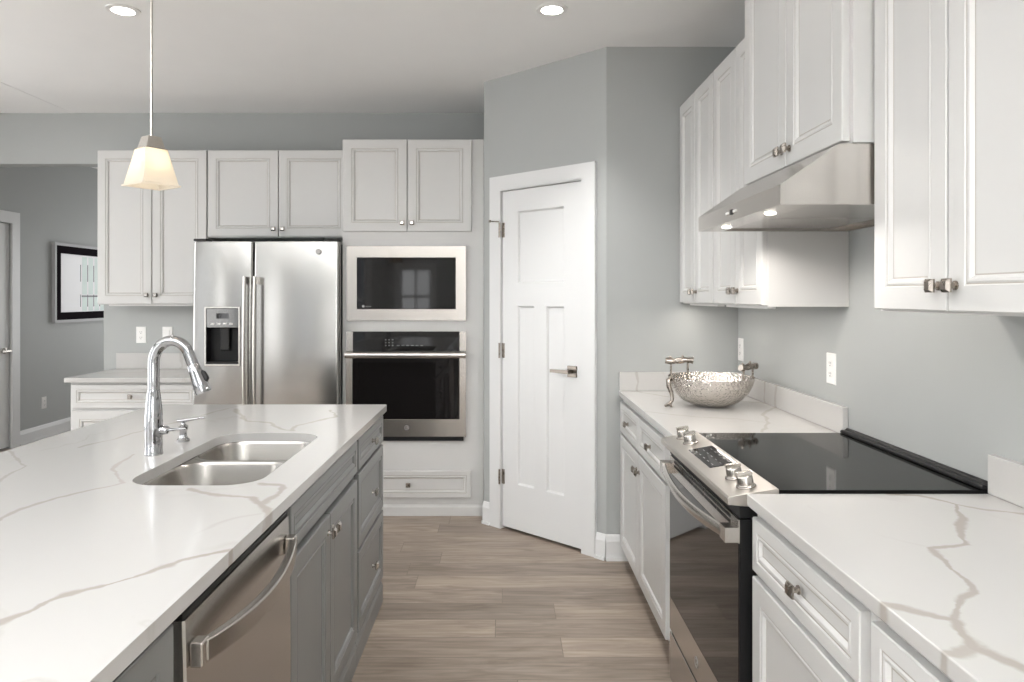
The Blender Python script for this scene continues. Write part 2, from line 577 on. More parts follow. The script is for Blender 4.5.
rear_open = [(c - w / 2, c + w / 2, z0, z1) for k, c, w, z0, z1, p in UNSEEN_WINDOWS if k == 'rear']
left_open = [(c - w / 2, c + w / 2, z0, z1) for k, c, w, z0, z1, p in UNSEEN_WINDOWS if k == 'left']
left_open.append((5.62, 6.545, 0.0, 2.075))                         # hall door
wall_with_openings('wall_rear', LEFT - 0.15, RIGHT + 0.15, CEIL, rear_open, REAR - 0.15, REAR, 'x')
wall_with_openings('wall_left', REAR, HALL_END, 2.825, left_open, LEFT - 0.15, LEFT, 'y')
structure(MB().box(RIGHT, RIGHT + 0.15, REAR, 5.26, 0, CEIL).build('wall_right', WALLM, smooth=False))
# back wall with the wide opening to the hall: pier + header in one mesh
structure(MB().box(-2.89, 1.259, BACK, BACK + 0.12, 0, CEIL).build('wall_back', WALLM, smooth=False))
structure(MB().box(LEFT + 0.0005, -2.8901, BACK, BACK + 0.12, 2.36, CEIL).build('wall_header', WALLM, smooth=False))
wall_with_openings('wall_hall_end', LEFT - 0.15, -2.0, 2.825, [(c - w / 2, c + w / 2, z0, z1) for k, c, w, z0, z1, p in UNSEEN_WINDOWS if k == 'hall'], HALL_END, HALL_END + 0.15, 'x')
structure(MB().box(-2.12, -2.0, BACK + 0.1201, HALL_END, 0, 2.825).build('wall_hall_right', WALLM, smooth=False))
structure(MB().box(B.x, RIGHT - 0.0005, B.y, B.y + 0.11, 0, CEIL).build('wall_pantry_right', WALLM, smooth=False))
structure(MB().box(A.x, A.x + 0.11, A.y, BACK - 0.0005, 0, CEIL).build('wall_pantry_side', WALLM, smooth=False))

# angled pantry wall with its doorway, in the wall's own frame (x along the wall, front face at y = 0)
D0, D1, DH = 0.158, 0.757, 2.033
mb = MB()
mb.box(0, D0 - 0.012, 0, 0.11, 0, CEIL).box(D1 + 0.012, PW, 0, 0.11, 0, CEIL).box(D0 - 0.012, D1 + 0.012, 0, 0.11, DH + 0.012, CEIL)
wp = structure(mb.build('wall_pantry', WALLM, smooth=False))
wp.location = A; wp.rotation_euler = (0, 0, pang)

tr = MB()
CW = 0.093
tr.box(D0 - CW, D0 - 0.004, -0.018, -0.0005, 0, DH + CW).box(D1 + 0.004, D1 + CW, -0.018, -0.0005, 0, DH + CW)
tr.box(D0 - 0.004, D1 + 0.004, -0.018, -0.0005, DH + 0.004, DH + CW)
tr.box(D0 - 0.0118, D0 - 0.002, -0.018, 0.108, 0, DH + 0.002).box(D1 + 0.002, D1 + 0.0118, -0.018, 0.108, 0, DH + 0.002)
tr.box(D0 - 0.0118, D1 + 0.0118, -0.018, 0.108, DH + 0.002, DH + 0.0118)
t1 = structure(tr.build('trim_1', TRIM, smooth=False))
t1.location = A; t1.rotation_euler = (0, 0, pang)

# the three-panel pantry door
door1 = structure_root('door_1', A + Vector((math.cos(pang), math.sin(pang), 0)) * D0, pang)
DWd = D1 - D0


def three_panel_leaf(w, h, parent):
    st = 0.122
    mid = 0.09
    px0, px1 = st, w - st
    cxm = w / 2
    mb = MB()
    y0, t = 0.0, 0.036
    mb.box(0, st, y0, t, 0.018, h)
    mb.box(w - st, w, y0, t, 0.018, h)
    mb.box(px0, px1, y0, t, 1.905, h)
    mb.box(px0, px1, y0, t, 1.345, 1.478)
    mb.box(px0, px1, y0, t, 0.018, 0.285)
    mb.box(cxm - mid / 2, cxm + mid / 2, y0, t, 0.285, 1.345)

    def pan(a, b, c, d):
        mb.rings([rect(a, b, c, d, 0.0), rect(a + .004, b - .004, c + .004, d - .004, 0.003),
                  rect(a + .010, b - .010, c + .010, d - .010, 0.0125)], cap0=False, cap1=True)
    pan(px0, px1, 1.478, 1.905)
    pan(px0, cxm - mid / 2, 0.285, 1.345)
    pan(cxm + mid / 2, px1, 0.285, 1.345)
    mb.box(px0, px1, 0.02, t, 0.285, 1.905)
    return mb.build('leaf', TRIM, parent, smooth=False)


three_panel_leaf(DWd - 0.006, DH - 0.002, door1).location = (0.003, -0.004, 0)
hd = MB()
hx = DWd - 0.066
hd.box(hx - 0.031, hx + 0.031, -0.013, -0.0045, 0.985 - 0.031, 0.985 + 0.031)
hd.cyl((hx, -0.013, 0.985), (hx, -0.05, 0.985), 0.011)
hd.rings([[(hx + 0.012, -0.062, 0.975), (hx + 0.012, -0.044, 0.975), (hx + 0.012, -0.044, 0.996), (hx + 0.012, -0.062, 0.996)],
          [(hx - 0.118, -0.060, 0.977), (hx - 0.118, -0.046, 0.977), (hx - 0.118, -0.046, 0.994), (hx - 0.118, -0.060, 0.994)]])
hd.box(DWd - 0.006, DWd - 0.0035, -0.0075, -0.0042, 0.95, 1.02)
hd.build('door_handle', BRONZE, door1, bevel=0.0015)
for hz in (0.315, 1.075, 1.80):
    hm = MB()
    hm.cyl((-0.004, -0.0245, hz - 0.045), (-0.004, -0.0245, hz + 0.045), 0.0062, 12)
    hm.box(-0.004, 0.022, -0.006, -0.0042, hz - 0.044, hz + 0.044)
    hm.build('hinge', PEWTER, door1)
dst = MB()                                                          # hinge-pin door stop at the top hinge
dst.cyl((-0.004, -0.026, 1.85), (-0.052, -0.050, 1.855), 0.0035, 10)
dst.cyl((-0.052, -0.050, 1.855), (-0.062, -0.054, 1.856), 0.008, 12)
dst.build('door_stop', PEWTER, door1)

# hall door on the left wall
d2 = MB()
d2.box(LEFT - 0.001 + 0.0015, LEFT + 0.019, 6.545, 6.648, 0, 2.18)
d2.box(LEFT + 0.0005, LEFT + 0.019, 5.52, 5.62, 0, 2.18)
d2.box(LEFT + 0.0005, LEFT + 0.019, 5.62, 6.545, 2.075, 2.18)
structure(d2.build('trim_2', TRIM, smooth=False))
door2 = structure_root('door_2', (LEFT, 5.626, 0), PI / 2)          # local x runs along +Y, local -y faces the room
three_panel_leaf(0.913, 2.07, door2).location = (0, 0.012, 0)
h2 = MB()
h2.lathe([(0.028, -0.02), (0.028, -0.008), (0.012, 0.0), (0.012, 0.03)], 0, 0, 20)
h2.box(-0.11, 0.012, -0.009, 0.009, 0.030, 0.046)
ho = h2.build('door_handle', NICKEL, door2, bevel=0.0015)
ho.location = (0.845, -0.012, 0.905); ho.rotation_euler = (PI / 2, 0, 0)


def baseboard(name, p0, p1, h=0.135, t=0.015, off=0.0):
    """profiled skirting from p0 to p1; its front is on the right of the direction"""
    p0, p1 = Vector((*p0, 0)), Vector((*p1, 0))
    d = (p1 - p0); L = d.length; ang = math.atan2(d.y, d.x)
    prof = [(-0.0008, 0), (-t, 0), (-t, h - 0.035), (-t * 0.72, h - 0.02), (-t * 0.5, h - 0.004), (-t * 0.35, h), (-0.0008, h)]
    mb = MB().prism_x(prof, 0, L)
    mb.box(0, L, -t - 0.009, -t, 0, 0.017)
    o = structure(mb.build(name, TRIM, smooth=False))
    o.location = p0
    o.rotation_euler = (0, 0, ang)
    return o


ud = (B - A).normalized()
pa = A + ud * 0.002; pb = A + ud * (D0 - CW - 0.001)
baseboard('baseboard_pantry_left', (pa.x, pa.y), (pb.x, pb.y))
pa = A + ud * (D1 + CW + 0.001)
baseboard('baseboard_pantry_right', (pa.x, pa.y), (B.x, B.y))
baseboard('baseboard_far', (B.x - 0.004, B.y), (0.71, B.y))
baseboard('baseboard_hall', (LEFT, 6.650), (LEFT, HALL_END - 0.001))
baseboard('baseboard_left', (LEFT, REAR + 0.001), (LEFT, 5.518))
baseboard('baseboard_rear', (RIGHT - 0.001, REAR), (LEFT + 0.03, REAR))

# unseen windows of room and hall, most added for their light
for i_, (k_, c_, w_, z0_, z1_, p_) in enumerate(UNSEEN_WINDOWS):
    if k_ == 'rear':
        wr = structure_root('window_%d' % (i_ + 1), (c_, REAR, 0), PI)   # local -y faces the room
    elif k_ == 'hall':
        wr = structure_root('window_%d' % (i_ + 1), (c_, HALL_END, 0), 0)
    else:
        wr = structure_root('window_%d' % (i_ + 1), (LEFT, c_, 0), PI / 2)
    fr = MB()
    hw = w_ / 2
    for a, b, c, d in ((-hw, -hw + .05, z0_, z1_), (hw - .05, hw, z0_, z1_), (-hw + .05, hw - .05, z0_, z0_ + .05), (-hw + .05, hw - .05, z1_ - .05, z1_),
                       (-0.02, 0.02, z0_ + .05, z1_ - .05), (-hw + .05, hw - .05, (z0_ + z1_) / 2 - .025, (z0_ + z1_) / 2 + .025)):
        fr.box(a, b, 0.03, 0.09, c, d)
    for a, b, c, d in ((-hw - .09, -hw, z0_ - .09, z1_ + .09), (hw, hw + .09, z0_ - .09, z1_ + .09), (-hw, hw, z1_, z1_ + .09), (-hw, hw, z0_ - .09, z0_)):
        fr.box(a, b, -0.018, -0.0005, c, d)
    fr.build('window_frame', TRIM, wr, smooth=False)
    MB().box(-hw + .05, hw - .05, 0.055, 0.06, z0_ + .05, z1_ - .05).build('window_pane', PANE, wr, smooth=False)

# ------------------------------------------------------------------ cabinet parts


def panel_front(mb, x0, x1, z0, z1, frame=0.057, t=0.02, y=0.0):
    """glazed frame-and-panel door or drawer front lying against y, facing -y; slots 0 paint, 1 groove glaze"""
    f = y - t
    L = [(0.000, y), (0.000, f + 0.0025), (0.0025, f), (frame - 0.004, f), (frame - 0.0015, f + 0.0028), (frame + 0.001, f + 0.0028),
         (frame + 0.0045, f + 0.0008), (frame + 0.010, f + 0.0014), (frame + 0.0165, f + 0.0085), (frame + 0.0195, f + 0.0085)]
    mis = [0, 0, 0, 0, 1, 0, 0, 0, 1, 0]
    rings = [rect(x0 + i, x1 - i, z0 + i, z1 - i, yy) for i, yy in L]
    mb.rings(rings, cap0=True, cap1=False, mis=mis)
    i, yy = L[-1]
    mb.add(rect(x0 + i, x1 - i, z0 + i, z1 - i, yy), [(0, 1, 2, 3)], 0)
    return mb


def knob_mesh(mb, x, z, y=0.0):
    mb.cyl((x, y, z), (x, y - 0.016, z), 0.0065, 12)
    mb.cyl((x, y, z), (x, y - 0.003, z), 0.010, 14)
    rs = []
    for h, yy in ((0.0095, -0.014), (0.0145, -0.017), (0.0145, -0.021), (0.0085, -0.027)):
        rs.append(rect(x - h, x + h, z - h, z + h, y + yy))
    mb.rings(rs)
    return mb


def cabinet(name, label, cat, loc, rz, w, d, z0, z1, fronts, paint_m=(None,), group=None, toe=0.0, toe_in=0.065, t=0.02, frame=0.057, extra=None, knob_m=None):
    """box cabinet; local x along the front, +y into the wall, front face of the box at y = 0"""
    P_, G_ = (WHITE, GLAZE) if paint_m[0] is None else paint_m
    km = knob_m or PEWTER
    root = thing(name, label, cat, loc, rz, group)
    body = MB()
    if toe:
        body.box(0, w, 0, d, toe, z1)
        body.box(0, w, toe_in, d, 0, toe)
    else:
        body.box(0, w, 0, d, z0, z1)
    if extra:
        extra(body)
    body.build('carcass', P_, root, smooth=False)
    for fr in fronts:
        kind, x0, x1, za, zb = fr[:5]
        mb = MB()
        panel_front(mb, x0, x1, za, zb, frame=fr[6] if len(fr) > 6 else frame, t=t, y=-0.0006)
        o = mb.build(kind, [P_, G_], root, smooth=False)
        if len(fr) > 5 and fr[5]:
            kx, kz = fr[5]
            k = MB()
            knob_mesh(k, kx, kz, -t - 0.0006)
            k.build('knob', km, o, smooth=True, angle=30)
    return root


# ------------------------------------------------------------------ right-hand run (faces -X): local x runs from the far wall towards the camera
RZ = -PI / 2
cabinet('base_cabinet', 'white base cabinet with two drawers over two doors, between pantry wall and range', 'cabinet',
        (0.64, 3.774, 0), RZ, 1.207, 0.606, 0, 0.868,
        [('drawer', 0.022, 0.512, 0.690, 0.845, (0.262, 0.768), 0.036), ('drawer', 0.522, 1.06, 0.690, 0.845, (0.79, 0.768), 0.036),
         ('door', 0.022, 0.512, 0.088, 0.676, (0.486, 0.60)), ('door', 0.522, 1.06, 0.088, 0.676, (0.548, 0.60))], toe=0.068)
cabinet('base_cabinet', 'white base cabinet under the near counter, right beside the range', 'cabinet',
        (0.645, 1.798, 0), RZ, 0.572, 0.601, 0, 0.868,
        [('drawer', 0.018, 0.554, 0.715, 0.848, (0.300, 0.781), 0.034), ('door', 0.018, 0.554, 0.088, 0.700, (0.505, 0.62))], toe=0.068)
cabinet('base_cabinet', 'white base cabinet cut by the frame at bottom right corner, under near counter', 'cabinet',
        (0.645, 1.225, 0), RZ, 0.76, 0.601, 0, 0.868,
        [('drawer', 0.018, 0.375, 0.715, 0.848, (0.196, 0.781), 0.034), ('drawer', 0.385, 0.742, 0.715, 0.848, (0.563, 0.781), 0.034),
         ('door', 0.018, 0.375, 0.088, 0.700, (0.35, 0.62)), ('door', 0.385, 0.742, 0.088, 0.700, (0.41, 0.62))], toe=0.068)

# upper cabinets
UZ0, UZ1 = 1.363, 2.412
U1 = cabinet('upper_cabinet', 'white two-door upper cabinet hung in the corner by the pantry wall', 'cabinet',
        (0.958, 3.775, 0), RZ, 0.604, 0.291, UZ0, UZ1,
        [('door', 0.006, 0.298, UZ0 + .006, UZ1 - .006, (0.272, UZ0 + .06)), ('door', 0.304, 0.598, UZ0 + .006, UZ1 - .006, (0.330, UZ0 + .06))])
U2 = cabinet('upper_cabinet', 'white two-door upper cabinet whose blank side shows under the range hood', 'cabinet',
        (0.958, 3.170, 0), RZ, 0.606, 0.291, UZ0, UZ1,
        [('door', 0.006, 0.300, UZ0 + .006, UZ1 - .006, (0.274, UZ0 + .06)), ('door', 0.306, 0.600, UZ0 + .006, UZ1 - .006, (0.332, UZ0 + .06))])


def light_strip(cab, w, z, power):
    """slim LED strip under a wall cabinet, with the lamp it holds"""
    MB().box(0.06, w - 0.06, 0.02, 0.05, z - 0.009, z - 0.0004).build('light_strip', PLASTIC, cab, smooth=False)
    d = bpy.data.lights.new('strip_lamp', 'AREA')
    d.shape = 'RECTANGLE'; d.size = w - 0.14; d.size_y = 0.022; d.energy = power; d.color = (1.0, 0.93, 0.86)
    o = bpy.data.objects.new('strip_lamp', d); COL.objects.link(o); o.parent = cab
    o.location = (w / 2, 0.035, z - 0.011)


light_strip(U1, 0.604, UZ0, 0.7)
light_strip(U2, 0.606, UZ0, 0.7)
HZ0, HZ1 = 1.792, 2.66
cabinet('upper_cabinet', 'short deep white two-door cabinet above the range hood', 'cabinet',
        (0.890, 2.561, 0), RZ, 0.756, 0.359, HZ0, HZ1,
        [('door', 0.006, 0.375, HZ0 + .008, HZ1 - .006, (0.349, HZ0 + .058)), ('door', 0.381, 0.740, HZ0 + .008, HZ1 - .006, (0.407, HZ0 + .058))])
cabinet('upper_cabinet', 'white two-door upper cabinet with square knobs, large at the right edge of the photo', 'cabinet',
        (0.958, 1.800, 0), RZ, 0.604, 0.291, UZ0, UZ1,
        [('door', 0.006, 0.298, UZ0 + .006, UZ1 - .006, (0.272, UZ0 + .06)), ('door', 0.304, 0.598, UZ0 + .006, UZ1 - .006, (0.330, UZ0 + .06))])

# ------------------------------------------------------------------ worktops
ISL_VEINS = [
    (0.0075, 0.85, [(-0.86, 0.90), (-0.766, 1.081), (-0.75, 1.143), (-0.716, 1.21), (-0.657, 1.27), (-0.604, 1.352), (-0.52, 1.412)]),
    (0.0075, 0.75, [(-0.813, 1.844), (-0.705, 1.788), (-0.631, 1.771), (-0.576, 1.711), (-0.553, 1.65), (-0.515, 1.58)]),
    (0.009, 0.70, [(-0.645, 1.895), (-0.591, 1.873), (-0.571, 1.80), (-0.571, 1.711)]),
    (0.005, 0.60, [(-1.125, 1.45), (-1.13, 1.678), (-1.109, 1.753), (-1.06, 1.844), (-1.016, 1.903), (-1.127, 2.046), (-1.163, 2.145), (-1.165, 2.254)]),
    (0.005, 0.50, [(-1.40, 2.35), (-1.363, 2.527), (-1.284, 2.922), (-1.20, 3.302)]),
    (0.007, 0.60, [(-1.187, 3.156), (-1.028, 2.851), (-0.929, 2.806), (-0.788, 2.639), (-0.80, 2.75), (-0.697, 2.946), (-0.758, 3.128)]),
    (0.004, 0.45, [(-1.60, 2.30), (-1.42, 2.10), (-1.30, 1.70), (-1.36, 1.30)]),
]
NEAR_VEINS = [
    (0.0065, 0.80, [(0.98, 1.80), (1.043, 1.788), (1.086, 1.703), (1.041, 1.603), (0.95, 1.476), (0.93, 1.44), (0.855, 1.406), (0.833, 1.317), (0.79, 1.201), (0.694, 1.108), (0.655, 1.13), (0.60, 1.166)]),
    (0.0075, 0.85, [(0.694, 1.108), (0.667, 1.01), (0.701, 0.956), (0.76, 0.84), (0.74, 0.6)]),
    (0.010, 0.75, [(0.600, 1.005), (0.63, 1.0), (0.667, 1.01)]),
    (0.0055, 0.65, [(1.086, 1.703), (1.198, 1.632), (1.27, 1.60)]),
]
FAR_VEINS = [
    (0.006, 0.45, [(1.27, 3.25), (1.10, 3.02), (1.05, 2.80), (0.95, 2.62)]),
    (0.005, 0.5, [(0.70, 3.80), (0.72, 3.70), (0.85, 3.50), (1.10, 3.42), (1.27, 3.30)]),
    (0.004, 0.4, [(0.60, 3.1), (0.80, 2.95), (0.95, 2.9), (1.05, 2.80)]),
]
Q_ISL = quartz('island_quartz', ISL_VEINS)
Q_NEAR = quartz('near_counter_quartz', NEAR_VEINS)
Q_FAR = quartz('far_counter_quartz', FAR_VEINS)
Q_LEFT = quartz('side_counter_quartz', [(0.006, 0.4, [(-2.85, 4.75), (-2.5, 4.9), (-2.3, 5.14)]), (0.008, 0.5, [(-2.2, 5.16), (-2.12, 5.0), (-2.0, 4.7)])])

CT0, CT1 = 0.870, 0.900


def worktop(name, label, mat, slab, splashes):
    root = thing(name, label, 'countertop', (0, 0, 0))
    MB().box(*slab).build('slab', mat, root, bevel=0.003)
    for s in splashes:
        MB().box(*s).build('backsplash', mat, root, bevel=0.002)
    return root


worktop('countertop', 'white veined quartz countertop with backsplash in the far corner under the silver bowl', Q_FAR,
        (0.615, RIGHT - 0.0015, 2.566, 3.7755, CT0, CT1),
        [(RIGHT - 0.022, RIGHT - 0.0015, 2.567, 3.755, CT1 + .0004, 1.0), (0.617, RIGHT - 0.0015, 3.7556, 3.7755, CT1 + .0004, 1.0)])
worktop('countertop', 'white quartz countertop with bold taupe veins, nearest on the right before the range', Q_NEAR,
        (0.618, RIGHT - 0.0015, 0.46, 1.801, CT0, CT1),
        [(RIGHT - 0.022, RIGHT - 0.0015, 0.46, 1.800, CT1 + .0004, 1.0)])
LCT = 0.878
worktop('countertop', 'short white quartz countertop with backsplash left of the refrigerator', Q_LEFT,
        (-2.812, -1.957, 4.545, BACK - 0.0015, LCT - 0.03, LCT),
        [(-2.79, -1.957, BACK - 0.022, BACK - 0.0015, LCT + .0004, 0.992)])

# island top with the sink cut-out
SX0, SX1, SY0, SY1 = -1.018, -0.658, 1.880, 2.600


def rounded_rect(x0, x1, y0, y1, r, seg=10):
    pts = []
    for cx, cy, a0 in ((x1 - r, y0 + r, -PI / 2), (x1 - r, y1 - r, 0), (x0 + r, y1 - r, PI / 2), (x0 + r, y0 + r, PI)):
        for i in range(seg + 1):
            a = a0 + PI / 2 * i / seg
            pts.append((cx + r * math.cos(a), cy + r * math.sin(a)))
    return pts


IX0, IX1, IY0, IY1 = -1.612, -0.537, 0.30, 3.290
outer = rounded_rect(IX0, IX1, IY0, IY1, 0.012, 4)
inner = rounded_rect(SX0, SX1, SY0, SY1, 0.095, 12)
top = MB()
no, ni = len(outer), len(inner)
e = 0.003
loops = []
for z, off in ((CT1, 0), (CT0, 0)):
    loops.append(([(x, y, z) for x, y in outer], [(x, y, z) for x, y in inner]))
tris = tessellate_polygon([[Vector(p) for p in loops[0][0]], [Vector(p) for p in loops[0][1]]])
allp = loops[0][0] + loops[0][1]
allb = loops[1][0] + loops[1][1]
o_ = len(allp)
vs_all = allp + allb
fc = [tuple(t) for t in tris] + [tuple(o_ + i for i in reversed(t)) for t in tris]
for i in range(no):
    j = (i + 1) % no
    fc.append((i, j, o_ + j, o_ + i))
for i in range(ni):
    j = (i + 1) % ni
    fc.append((no + i, o_ + no + i, o_ + no + j, no + j))
top.add(vs_all, fc)
it = top.build('island_countertop', Q_ISL, None, bevel=0.0025)
it['label'] = 'long white quartz island countertop with taupe veins and a sink cut-out'
it['category'] = 'countertop'

# double-bowl sink under it
sk = thing('sink', 'undermount stainless steel double-bowl sink set in the island countertop', 'sink', (-0.85, 2.24, 0.66))


def bowl_mesh(x0, x1, y0, y1):
    mb = MB()
    rs = []
    for ins, z, r in ((-0.012, -0.0012 + CT0 - 0.66, 0.10), (0.0, -0.0012 + CT0 - 0.66, 0.095), (0.004, CT0 - 0.672, 0.092), (0.014, CT0 - 0.82, 0.085),
                      (0.022, CT0 - 0.838, 0.08), (0.040, CT0 - 0.850, 0.07), (0.10, CT0 - 0.855, 0.05)):
        rs.append([(x + 0.85, y - 2.24, z) for x, y in rounded_rect(x0 + ins, x1 - ins, y0 + ins, y1 - ins, r, 8)])
    mb.rings(rs, cap0=False, cap1=True)
    return mb


bw = bowl_mesh(SX0 - 0.004, SX1 + 0.004, SY0 - 0.004, 2.278).build('bowl', SINKM, sk)
bw2 = bowl_mesh(SX0 - 0.004, SX1 + 0.004, 2.302, SY1 + 0.004).build('bowl', SINKM, sk)
MB().lathe([(0.005, 0.022), (0.038, 0.022), (0.043, 0.0195), (0.043, 0.014)], 0.0, 2.08 - 2.24, 24).build('drain', CHROME, bw)
MB().lathe([(0.005, 0.022), (0.038, 0.022), (0.043, 0.0195), (0.043, 0.014)], 0.0, 2.45 - 2.24, 24).build('drain', CHROME, bw2)
rim_out = rounded_rect(SX0 - 0.03, SX1 + 0.03, SY0 - 0.03, SY1 + 0.03, 0.11, 8)
rim_a = rounded_rect(SX0 - 0.004, SX1 + 0.004, SY0 - 0.004, 2.278, 0.095, 8)
rim_b = rounded_rect(SX0 - 0.004, SX1 + 0.004, 2.302, SY1 + 0.004, 0.095, 8)
polys = [[Vector((x + 0.85, y - 2.24, CT0 - 0.6615)) for x, y in r] for r in (rim_out, rim_a, rim_b)]
MB().add(sum(polys, []), [tuple(t) for t in tessellate_polygon(polys)]).build('rim', SINKM, sk, smooth=False)

# ------------------------------------------------------------------ island cabinets (face +X): local x runs away from the camera
IZ = PI / 2
FX = -0.568                                                          # cabinet box face
GP = (GREY, GREYGLAZE)


def base_mould(x0, x1):
    def f(mb):
        mb.prism_x([(0, 0), (-0.016, 0), (-0.016, 0.075), (-0.010, 0.092), (0, 0.100)], x0, x1)
    return f


cabinet('island_cabinet', 'grey island cabinet at the near end, left of the dishwasher', 'cabinet',
        (FX, 0.36, 0), IZ, 0.838, 0.60, 0, 0.868,
        [('door', 0.012, 0.414, 0.125, 0.855, (0.386, 0.78)), ('door', 0.420, 0.822, 0.125, 0.855, (0.448, 0.78))], GP, extra=base_mould(0, 0.838), knob_m=NICKEL)


def sink_base():
    root = thing('island_cabinet', 'grey sink cabinet with false drawer panel over two doors in the island', 'cabinet', (FX, 1.820, 0), IZ)
    w = 0.862
    b = MB()                                                         # open-topped box so that the sink bowls hang inside it
    b.box(0, 0.018, 0, 0.60, 0, 0.868).box(w - 0.018, w, 0, 0.60, 0, 0.868).box(0.018, w - 0.018, 0.582, 0.60, 0, 0.868)
    b.box(0.018, w - 0.018, 0, 0.018, 0, 0.868).box(0.018, w - 0.018, 0.018, 0.582, 0.08, 0.10)
    base_mould(0, w)(b)
    b.build('carcass', GREY, root, smooth=False)
    for kind, x0, x1, za, zb, kn, fw in (('drawer_panel', 0.014, w - 0.014, 0.738, 0.857, None, 0.032),
                                         ('door', 0.014, w / 2 - 0.003, 0.118, 0.712, (w / 2 - 0.03, 0.66), 0.057),
                                         ('door', w / 2 + 0.003, w - 0.014, 0.118, 0.712, (w / 2 + 0.03, 0.66), 0.057)):
        o = panel_front(MB(), x0, x1, za, zb, frame=fw, y=-0.0006).build(kind, [GREY, GREYGLAZE], root, smooth=False)
        if kn:
            knob_mesh_build(kn, o)
    return root


def knob_mesh_build(kn, parent):
    k = MB()
    knob_mesh(k, kn[0], kn[1], -0.0206)
    k.build('knob', NICKEL, parent, angle=30)


sink_base()
cabinet('island_cabinet', 'grey three-drawer cabinet at the far end of the island', 'cabinet',
        (FX, 2.684, 0), IZ, 0.576, 0.60, 0, 0.868,
        [('drawer', 0.014, 0.562, 0.738, 0.857, (0.288, 0.797), 0.032), ('drawer', 0.014, 0.562, 0.440, 0.724, (0.288, 0.582), 0.045),
         ('drawer', 0.014, 0.562, 0.122, 0.426, (0.288, 0.274), 0.045)], GP, extra=base_mould(0, 0.576), knob_m=NICKEL)
# seating-side back panel of the island
bp = MB().box(-1.29, -1.175, 0.36, 3.260, 0, 0.868).build('island_back_panel', GREY, None, smooth=False)
bp['label'] = 'grey back panel closing the seating side of the island'
bp['category'] = 'panel'

# dishwasher
dw = thing('dishwasher', 'stainless steel dishwasher with bowed bar handle built into the island', 'dishwasher', (FX, 1.2055, 0), IZ)
DWW = 0.604
MB().box(0.002, DWW - 0.002, 0.004, 0.58, 0.10, 0.842).build('tub', BLACK, dw, smooth=False)
MB().box(0.004, DWW - 0.004, 0.03, 0.06, 0.0, 0.098).build('toe_panel', BLACK, dw, smooth=False)
dp = MB()
n_ = 14
rs = []
for k in range(n_ + 1):
    z = 0.115 + (0.845 - 0.115) * k / n_
    bul = -0.024 - 0.006 * math.sin(PI * k / n_)
    rs.append([(0.006, 0.002, z), (0.006, bul + 0.004, z), (0.010, bul, z), (DWW - 0.010, bul, z), (DWW - 0.006, bul + 0.004, z), (DWW - 0.006, 0.002, z)])
dp.rings(rs)
dpo = dp.build('door', STEEL_H, dw, angle=30)
MB().box(0.008, DWW - 0.008, -0.020, 0.0, 0.846, 0.856).build('control_strip', BLACK, dw, smooth=False)  # black strip filling the gap between door and counter
hb = MB()
path = []
for k in range(17):
    u = k / 16
    x = 0.035 + (DWW - 0.07) * u
    path.append((x, -0.042 - 0.034 * math.sin(PI * u) ** 0.8, 0.780 - 0.012 * math.sin(PI * u)))
rsr = []
for (x, y, z) in path:
    rsr.append([(x, y - 0.010, z - 0.020), (x, y + 0.010, z - 0.020), (x, y + 0.010, z + 0.020), (x, y - 0.010, z + 0.020)])
hb.rings(rsr)
for x in (0.035, DWW - 0.035):
    hb.box(x - 0.016, x + 0.016, -0.050, -0.026, 0.758, 0.802)
hb.build('handle', STEEL_H, dpo, bevel=0.004)

# ------------------------------------------------------------------ faucet and soap dispenser
fa = thing('faucet', 'tall chrome gooseneck kitchen faucet with pull-down spray head behind the island sink', 'faucet', (-1.105, 2.246, CT1))
MB().lathe([(0.0275, 0.0004), (0.0275, 0.006), (0.0262, 0.009), (0.0262, 0.05), (0.0270, 0.085), (0.0262, 0.12), (0.0232, 0.160), (0.0198, 0.195), (0.0185, 0.200), (0.0180, 0.206)], 0, 0, 32).build('body', CHROME, fa)
arc = [(0, 0, 0.203), (0, 0, 0.25)]
for k in range(0, 19):
    a = PI - k / 18 * PI * 0.885
    arc.append((0.058 + 0.058 * math.cos(a), 0, 0.290 + 0.070 * math.sin(a)))
arc.append(tuple(Vector(arc[-1]) + (Vector(arc[-1]) - Vector(arc[-2])).normalized() * 0.036))
ex, _, ez = arc[-1]
nk = MB().tube(arc, 0.0172, 20).build('neck', CHROME, fa)
tdir = (Vector(arc[-1]) - Vector(arc[-2])).normalized()
p0 = Vector((ex, 0, ez))
hdm = MB().tube([p0 - tdir * 0.004, p0 + tdir * 0.001, p0 + tdir * 0.003, p0 + tdir * 0.02, p0 + tdir * 0.06, p0 + tdir * 0.085, p0 + tdir * 0.092],
                [0.0172, 0.0180, 0.0192, 0.0196, 0.0235, 0.026, 0.024], 24).build('spray_head', CHROME, fa)
bt = MB()
sd = Vector((tdir.z, 0, -tdir.x)) * -1
if sd.x < 0:
    sd = -sd
c0 = p0 + tdir * 0.042 + sd * 0.0200
bt.tube([c0 - tdir * 0.018 - sd * 0.002, c0 - tdir * 0.01 + sd * 0.002, c0 + tdir * 0.012 + sd * 0.0045, c0 + tdir * 0.02 + sd * 0.001], [0.004, 0.009, 0.009, 0.004], 12)
bt.build('spray_button', DARK, hdm)
lv = MB()
lv.tube([(0.022, 0, 0.078), (0.040, -0.002, 0.078), (0.046, -0.003, 0.078), (0.052, -0.003, 0.079), (0.075, -0.008, 0.081), (0.105, -0.014, 0.084), (0.108, -0.0145, 0.084)],
        [0.0145, 0.0145, 0.012, 0.0055, 0.0048, 0.0042, 0.002], 16)
lv.build('lever', CHROME, fa)

